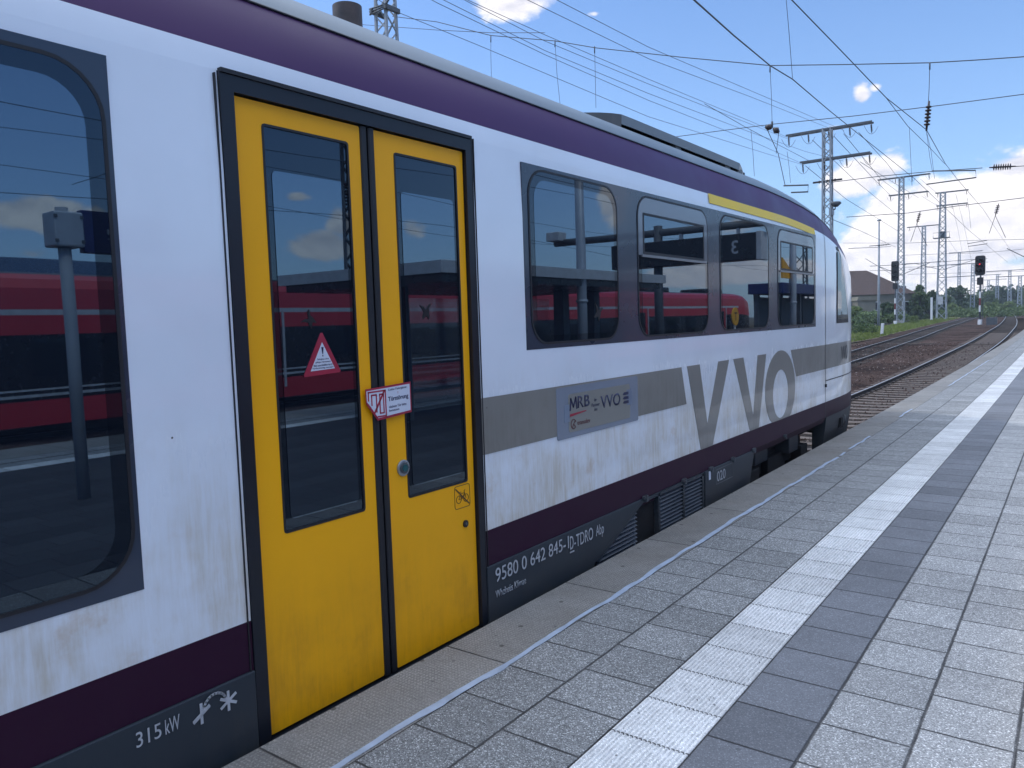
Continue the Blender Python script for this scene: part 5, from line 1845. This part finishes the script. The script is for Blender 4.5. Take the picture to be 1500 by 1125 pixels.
# grey fence wall behind the third track
A_ = PD(1236, 466, 124); B_ = PD(1300, 466, 136); C_ = PD(1372, 464, 172)
r_ = empty('lineside_fence', (A_.x, A_.y, zground(A_.y))); tag(r_, 'long grey panelled fence behind the third track', 'fence')
def fence_pts(a, b, n): return [a.lerp(b, k / n) for k in range(n + 1)]
FP = fence_pts(A_, B_, 6) + fence_pts(B_, C_, 9)[1:]
M['fence'] = mat('fence_grey', (.085, .095, .11), rough=.7, var=.35, vscale=.7)
M['fence2'] = mat('fence_concrete', (.16, .165, .17), rough=.8, var=.3, vscale=.8)
for k in range(len(FP) - 1):
    a, b = FP[k], FP[k + 1]; a = Vector((a.x, a.y, zground(a.y))); b = Vector((b.x, b.y, zground(b.y)))
    mb = MB(); mb.bar(a + Vector((0, 0, .75)), b + Vector((0, 0, .75)), .1, 1.5 if k % 4 else 1.75); under(r_, mb, 'fence_panel', M['fence'] if k % 3 else M['fence2'])
    mb = MB(); mb.bar(a, a + Vector((0, 0, 1.75)), .2); under(r_, mb, 'fence_post', M['steel_dark'])

# house with a brown hipped roof
hd_ = 150
hA = PD(1232, 440, hd_); zb = zground(hA.y)
k_ = hd_ / FPX
house = empty('house', (hA.x, hA.y, zb), math.radians(36.5)); tag(house, 'grey rendered house with a large brown hipped roof and dark dormer', 'house')
Wd, Dp = 106 * k_, 9.0
ez = (464 - 425) * k_ ; rz_ = (464 - 388) * k_
M['render'] = mat('grey_render', (.20, .185, .14), rough=.9, var=.15, vscale=.6)
mb, = (MB(),)
mb.box(0, 0, 0, Wd, Dp, ez); mb.build('wall', M['render'], house)
mt, g, p_ = new_mat('brown_tiles'); oc = g.n('ShaderNodeTexCoord').outputs['Object']
w1_ = g.n('ShaderNodeTexWave'); w1_.bands_direction = 'Z'; g.l(oc, w1_.inputs[0]); w1_.inputs['Scale'].default_value = 1.6; w1_.inputs['Distortion'].default_value = .6
g.l(g.mix(g.m('ADD', g.m('MULTIPLY', g.noise(oc, 2.2, 6, .7), .8), g.m('MULTIPLY', w1_.outputs[1], .25)), (.050, .030, .025), (.115, .078, .066)), p_.inputs['Base Color']); p_.inputs['Roughness'].default_value = .85
mb = MB()
e = .5
v = [(-e, -e, ez), (Wd + e, -e, ez), (Wd + e, Dp + e, ez), (-e, Dp + e, ez), (-4, Dp / 2, rz_), (Wd * .50, Dp / 2, rz_)]
for q in ((0, 1, 5, 4), (1, 2, 5), (2, 3, 4, 5), (3, 0, 4), (3, 2, 1, 0)): mb.face([v[i] for i in q])
rf = mb.build('roof', mt, house)
mb = MB(); mb.box(Wd * .80, .8, ez - .2, Wd * .80 + 1.8, 3.0, ez + 1.5); mb.build('dormer', M['steel_dark'], rf)
mb = MB(); mb.box(Wd * .18, Dp / 2 - .4, rz_ - .4, Wd * .18 + .7, Dp / 2 + .3, rz_ + .9); mb.build('chimney', M['rust'], rf)
for fx, zz, ww, hh in ((.44, .42, 1.3, 1.5), (.62, .42, .9, 1.2), (.14, .45, 1.2, 1.3), (.28, .45, 1.2, 1.3), (.85, .42, 1.2, 1.4)):
    x0 = Wd * fx; z0 = ez * zz
    mb = MB(); mb.box(x0 - .12, -.05, z0 - .12, x0 + ww + .12, .02, z0 + hh + .12); wn_ = mb.build('window', M['signal_white'], house)
    mb = MB(); mb.box(x0, -.07, z0, x0 + ww, -.02, z0 + hh); mb.build('pane', M['train_dark'] if 'train_dark' in M else M['board'], wn_)
mb = MB(); mb.box(Wd * .13, -3.2, 0, Wd * .13 + 3.4, -.6, ez * .78); mb.prism([(Wd * .11, ez * .78), (Wd * .13 + 3.8, ez * .78), (Wd * .13 + 3.6, ez * .92), (Wd * .13, ez * .92)], 'y', -3.5, -.4, 0)
mb.build('annex', M['render'], house)

# signal cabinet / retaining block at the right edge
p = PD(1497, 478, 66)
mb = MB(); mb.box(-.6, -.5, 0, .9, .5, .95); mb.box(-.7, -.6, .9, 1.0, .6, 1.0)
o = mb.build('trackside_cabinet', mat('brown_cabinet', (.12, .09, .07), rough=.8)); o.location = (p.x + .3, p.y, zground(p.y)); tag(o, 'brown trackside box right of the rails at the right edge', 'cabinet')
# cable troughs / light marks in the ballast
for px, py, dd, L_, lab in ((1338, 509.5, 45, 2.2, 'narrow concrete strip lying in the ballast between the two near tracks'), (1442, 511, 42, 2.4, 'pale concrete strip lying between the rails of the platform track'), (1424, 478.5, 78, 3.0, 'short pale strip in the ballast near the right-hand signal')):
    p = PD(px, py, dd)
    mb = MB(); mb.box(-L_ / 2, -.06, 0, L_ / 2, .06, .06)
    o = mb.build('concrete_strip', M['sleeper']); o.location = (p.x, p.y, zground(p.y) + .09); tag(o, lab, 'concrete strip')

# ------------------------------------------------------------------ the far side of the platform (seen in the glass)
# red train on the second track across the platform
rt = empty('red_train', (14.6, 20, -.55)); tag(rt, 'red regional train with a white stripe, mirrored in the windows', 'train')
def rtb(mb, name, mats, parent=None, **kw):
    bmesh.ops.translate(mb.bm, verts=mb.bm.verts[:], vec=(-14.6, -20, .55)); return mb.build(name, mats, parent or rt, **kw)
RX = 13.1
prof = [(0, -.3, 0), (0, .25, 0), (0, .26, 2), (0, 1.70, 2), (0, 1.71, 0), (.0, 2.12, 1), (0, 2.24, 1), (0, 2.25, 0), (.02, 2.70, 0), (.12, 2.90, 0), (.35, 3.02, 3), (.9, 3.10, 3), (1.5, 3.12, 3)]
mb = MB(); st = []
ry = [-20, 50, 51.5, 52.6, 53.4, 53.9, 54.1]
rd = [0, 0, .05, .18, .42, .8, 1.4]
rk = [1, 1, .96, .85, .68, .45, .2]
for y_, d_, k_ in zip(ry, rd, rk):
    f_ = 1 - d_ / 1.5
    rowL = [mb.bm.verts.new((RX + d_ + q[0] * f_, y_, q[1] if q[1] < 1 else 1 + (q[1] - 1) * k_)) for q in prof]
    rowR = [mb.bm.verts.new((2 * (RX + 1.5) - (RX + d_ + q[0] * f_), y_, q[1] if q[1] < 1 else 1 + (q[1] - 1) * k_)) for q in prof]
    st.append((rowL, rowR))
for i in range(len(st) - 1):
    for side in (0, 1):
        for k in range(len(prof) - 1):
            f = mb.bm.faces.new([st[i][side][k], st[i + 1][side][k], st[i + 1][side][k + 1], st[i][side][k + 1]])
            mi = prof[k][2] if prof[k][2] == prof[k + 1][2] or prof[k][2] in (3,) else 0
            if prof[k][1] == .26: mi = 2
            if prof[k][1] == 2.12: mi = 1
            if i > 0 and mi == 1: mi = 0
            f.material_index = mi
M['train_dark'] = mat('train_window_band', (.012, .012, .016), rough=.25)
rtb(mb, 'body', [M['red_train'], M['grey_light'], M['train_dark'], M['steel_dark']])
for k, yy in enumerate((-12, 0, 11, 22, 34, 45)):
    for s_ in (0, 1.5):
        mb = MB(); mb.box(RX - .02, yy + s_, .0, RX + .01, yy + s_ + 1.2, 2.1); dd_ = rtb(mb, 'door', M['red_train'])
        mb = MB(); mb.box(RX - .03, yy + s_ + .25, .8, RX, yy + s_ + .95, 1.9); rtb(mb, 'pane', M['train_dark'], dd_)
    for s_ in (-.12, 1.28, 2.75):
        mb = MB(); mb.box(RX - .04, yy + s_, .0, RX - .01, yy + s_ + .07, 2.15); rtb(mb, 'door_pole', M['grey_light'])
for k in range(24):
    yy = -14 + k * 2.65
    mb = MB(); mb.box(RX - .012, yy, .75, RX + .01, yy + 1.4, 1.6); rtb(mb, 'window', M['glass_rim'])
mb = MB(); mb.box(RX - .025, -20, .34, RX + .01, 50, .40); mb.box(RX - .025, -20, .48, RX + .01, 50, .52); rtb(mb, 'trim_line', M['grey_light'])
mb = MB()
for yy, L_ in ((-10, 3), (2, 4), (16, 3), (27, 4.5), (38, 3), (46, 3)): mb.box(RX + .7, yy, 3.0, RX + 2.3, yy + L_, 3.36)
rtb(mb, 'roof_equipment', M['train_dark'], bevel=.08)
for yy in (-8, 8, 24, 44):
    mb = MB(); mb.box(RX + .2, yy, -.5, RX + 2.8, yy + 3, -.1); rtb(mb, 'bogie', M['rust'])

# sign on a round post with a grey box
r_ = empty('platform_sign', (2.77, 3.50, 0)); tag(r_, 'round post carrying a grey box and a dark blue sign, mirrored in the left window', 'sign')
mb = MB(); mb.tube([(0, 0, 0), (0, 0, 2.85)], .058, 16); mb.build('post', M['mast'], r_)
mb = MB(); mb.box(-.13, -.13, 2.47, .13, .14, 2.80); bx = mb.build('box', M['steel'], r_, bevel=.015)
mb = MB()
for zz in (2.52, 2.75):
    for yy in (-.13, .11):
        mb.box(-.15, yy, zz - .015, -.12, yy + .025, zz + .015)
mb.build('bolt', M['steel_dark'], bx)
mb = MB(); mb.box(-.05, .16, 2.43, .05, 1.05, 2.84); sg = mb.build('sign_panel', M['panel_blue'], r_, bevel=.008)
mb = MB(); mb.box(-.055, .40, 2.62, -.05, .56, 2.67); mb.box(-.055, .40, 2.57, -.05, .56, 2.58); mb.build('pictogram', M['grey_light'], sg)

# waiting shelter
sh = empty('waiting_shelter', (4.25, 12.2, 0)); tag(sh, 'flat-roofed waiting shelter with a light grey fascia, mirrored in the door panes', 'shelter')
def cb(name, mt, x0, y0, z0, x1, y1, z1, root, parent=None, bev=0):
    mb = MB(); mb.box(x0, y0, z0, x1, y1, z1)
    bmesh.ops.translate(mb.bm, verts=mb.bm.verts[:], vec=-root.location); return mb.build(name, mt, parent or root, bevel=bev)
cb('roof', M['concrete'], 2.35, 8.6, 2.42, 6.1, 15.9, 2.52, sh)
cb('fascia', M['grey_light'], 2.3, 8.5, 2.38, 2.35, 16, 2.56, sh); cb('fascia', M['grey_light'], 6.1, 8.5, 2.38, 6.15, 16, 2.56, sh)
cb('fascia', M['grey_light'], 2.35, 8.5, 2.38, 6.1, 8.55, 2.56, sh); cb('fascia', M['grey_light'], 2.35, 15.95, 2.38, 6.1, 16, 2.56, sh)
cb('soffit', M['train_dark'], 2.4, 8.6, 2.26, 6.05, 15.9, 2.41, sh)
for yy in (9.2, 12.2, 14.2, 15.5):
    cb('post', M['steel_dark'], 3.9, yy, 0, 4.15, yy + .25, 2.3, sh)
cb('bench', M['steel_dark'], 4.3, 9.6, .42, 4.75, 11.8, .48, sh); cb('bench', M['steel_dark'], 4.3, 12.7, .42, 4.75, 14, .48, sh)
mb = MB(); mb.box(4.2, 9.5, .1, 4.24, 14.1, 2.1); bmesh.ops.translate(mb.bm, verts=mb.bm.verts[:], vec=-sh.location)
gl_, g_, p_ = new_mat('clear_shelter_glass'); p_.inputs['Base Color'].default_value = (.75, .85, .83, 1); p_.inputs['Roughness'].default_value = .02; p_.inputs['Transmission Weight'].default_value = .9; p_.inputs['Alpha'].default_value = .35
mb.build('glass_wall', gl_, sh)

# departure display on a tube
ds = empty('departure_display', (3.2, 17.5, 0)); tag(ds, 'long black departure display hanging from a thick tube, showing platform 3', 'departure display')
mb = MB(); mb.tube([(0, 0, 0), (0, 0, 3.85)], .11, 14); mb.build('post', M['steel_dark'], ds)
mb = MB(); mb.tube([(-2.75, 0, 3.68), (3.0, 0, 3.68)], .09, 14); mb.tube([(-2.8, 0, 3.68), (-2.72, 0, 3.68)], .12, 14); mb.build('tube', M['steel_dark'], ds)
mb = MB(); mb.box(-2.5, -.22, 2.86, 1.2, .22, 3.46); bd = mb.build('display_case', M['board'], ds, bevel=.02)
mb = MB(); mb.box(-2.62, -.23, 2.84, -2.5, .23, 3.48); mb.build('end_cap', M['grey_light'], ds, bevel=.015)
for xx in (-2.0, -.6, .8): 
    mb = MB(); mb.box(xx - .03, -.05, 3.46, xx + .03, .05, 3.62); mb.build('hanger', M['steel'], ds)
me_ = text_mesh('3', .01)
for v_ in me_.vertices: v_.co = Vector((-2.1 + v_.co.x * .42, -.223, 3.02 + v_.co.y * .42))
me_.materials.append(M['lettering']); obj('numeral', me_, bd)
mb = MB(); mb.box(2.7, -.3, 3.72, 3.1, .1, 3.95); mb.build('camera_housing', M['grey_light'], ds, bevel=.02)

def round_pole(x_, y_, H, r0, label, cat='lamp post', head=True):
    r_ = empty('lamp_post', (x_, y_, 0)); tag(r_, label, cat)
    mb = MB(); mb.tube([(0, 0, 0), (0, 0, H * .4), (0, 0, H)], [r0, r0 * .93, r0 * .7], 18); mb.tube([(0, 0, 1.95), (0, 0, 2.0)], r0 * 1.15, 18); mb.build('post', M['steel'], r_)
    mb = MB(); mb.box(-.9, -.12, H, .9, .12, H + .12); mb.build('lamp_head', M['mast'], r_, bevel=.03)
round_pole(2.45, 12.6, 6.5, .095, 'tall round metal lamp post mirrored in the first window of the grey band')
round_pole(2.35, 25.6, 6.5, .11, 'tall round metal lamp post mirrored in the last window before the cab')
# track number sign
r_ = empty('round_sign', (3.2, 22.6, 0)); tag(r_, 'round yellow sign with a dark letter T on a short post', 'sign')
mb = MB(); mb.tube([(0, 0, 0), (0, 0, 1.45)], .03, 8); mb.build('post', M['steel'], r_)
mb = MB(); mb.prism([(.27 * math.cos(t * PI / 14), 1.58 + .27 * math.sin(t * PI / 14)) for t in range(28)], 'x', -.03, .0); dk = mb.build('disc', M['yellow_sign'], r_)
mb = MB(); mb.box(-.034, -.10, 1.66, -.03, .10, 1.70); mb.box(-.034, -.02, 1.46, -.03, .02, 1.66); mb.build('letter', M['signal_black'], dk)
# blue-fasciaed kiosk
ki = empty('platform_kiosk', (4.6, 28.5, 0)); tag(ki, 'open kiosk with a dark blue roof edge mirrored in the last window before the cab', 'kiosk')
cb('roof', M['panel_blue'], 2.5, 25.0, 2.28, 3.6, 33, 2.62, ki, bev=.02)
for yy in (25.2, 27.6, 30.2, 32.6):
    cb('post', M['steel_dark'], 2.7, yy, 0, 2.85, yy + .15, 2.3, ki); cb('post', M['steel_dark'], 3.35, yy, 0, 3.5, yy + .15, 2.3, ki)
cb('back_wall', M['steel_dark'], 3.5, 25.5, 0, 3.56, 32.5, 2.2, ki)
mb = MB(); mb.prism([(24.8, 2.75), (26.3, 2.75), (24.8, 3.4)], 'x', 2.45, 2.5); bmesh.ops.translate(mb.bm, verts=mb.bm.verts[:], vec=-ki.location); mb.build('corner_sign', M['yellow_sign'], ki)
# masts, halls and wires beyond
mast((16.6, 20.2, -.7), 14, .95, .7, [], 'dark lattice mast between the far tracks, mirrored in the left door pane', material=M['steel_dark'], t=.1, brace=.07)
mast((11.2, 57, -.7), 13, 1.2, .7, [], 'slim dark lattice mast mirrored in the last window before the cab', material=M['steel_dark'], t=.12)
hl = empty('station_hall', (34, 30, -.7)); tag(hl, 'long low station hall with a dark roof beyond the red train', 'building')
cb('wall', M['concrete'], 28, -4, -.7, 42, 26, 3.4, hl); mb = MB()
mb.prism([(27.4, 3.4), (42.6, 3.4), (35, 5.4)], 'y', -5, 27); bmesh.ops.translate(mb.bm, verts=mb.bm.verts[:], vec=-hl.location); mb.build('roof', M['train_dark'], hl)
for k in range(7): cb('window', M['glass_rim'], 27.95, -2 + k * 4, .6, 28.02, .2 + k * 4, 2.6, hl)
rn = random.Random(9)
for i_ in range(6):
    xx = 8.5 + i_ * 2.6 + rn.uniform(-.5, .5); zz = 5.2 + rn.uniform(0, 3.4)
    mb = MB()
    pts = []
    for k in range(25):
        y_ = -30 + k * 5
        pts.append((xx, y_, zz + .35 * math.cos(2 * PI * (y_ + i_ * 7) / 45)))
    mb.tube(pts, .010, 5, cap=False)
    o = mb.build('far_overhead_wire', M['wire']); tag(o, 'overhead wire of the tracks beyond the platform, seen only in the glass', 'overhead wire', 'overhead wires beyond the platform')
mb = MB(); mb.tube([(-2 + 2.0 * k, 16.0, 8.4 - .25 * math.sin(k * .5)) for k in range(17)], .016, 5, cap=False)
tag(mb.build('far_overhead_wire', M['wire']), 'cross-span wire above the platform beyond the departure display', 'overhead wire')
mb = MB(); mb.tube([(12, 9.3, 7.2), (12, 9.3, 4.2)], .014, 5); mb.box(11.85, 9.2, 3.95, 12.15, 9.4, 4.2)
tag(mb.build('hanging_weight', M['steel_dark']), 'small box hanging on a wire, mirrored in the left door pane', 'hanging box')
mb = MB(); insulator(mb, (11.0, 14.6, 5.7), (11.0, 14.6, 4.8), r=.1, n=7); tag(mb.build('hanging_insulator', M['insul']), 'ribbed insulator mirrored at the edge of the right door pane', 'insulator')

# ------------------------------------------------------------------ air
mb = MB(); mb.box(-905, -66, -2.2, 705, 806, 46)
hm = bpy.data.materials.new('haze'); hm.use_nodes = True; hm.node_tree.nodes.clear(); hg = NG(hm.node_tree)
pv = hg.n('ShaderNodeVolumePrincipled'); pv.inputs['Color'].default_value = (.80, .88, 1.0, 1); pv.inputs['Density'].default_value = .0004; pv.inputs['Anisotropy'].default_value = .2
ho = hg.n('ShaderNodeOutputMaterial'); hg.l(pv.outputs[0], ho.inputs['Volume'])
tag(mb.build('haze', hm), 'thin pale air that softens the far trees and masts', 'haze', kind='stuff')
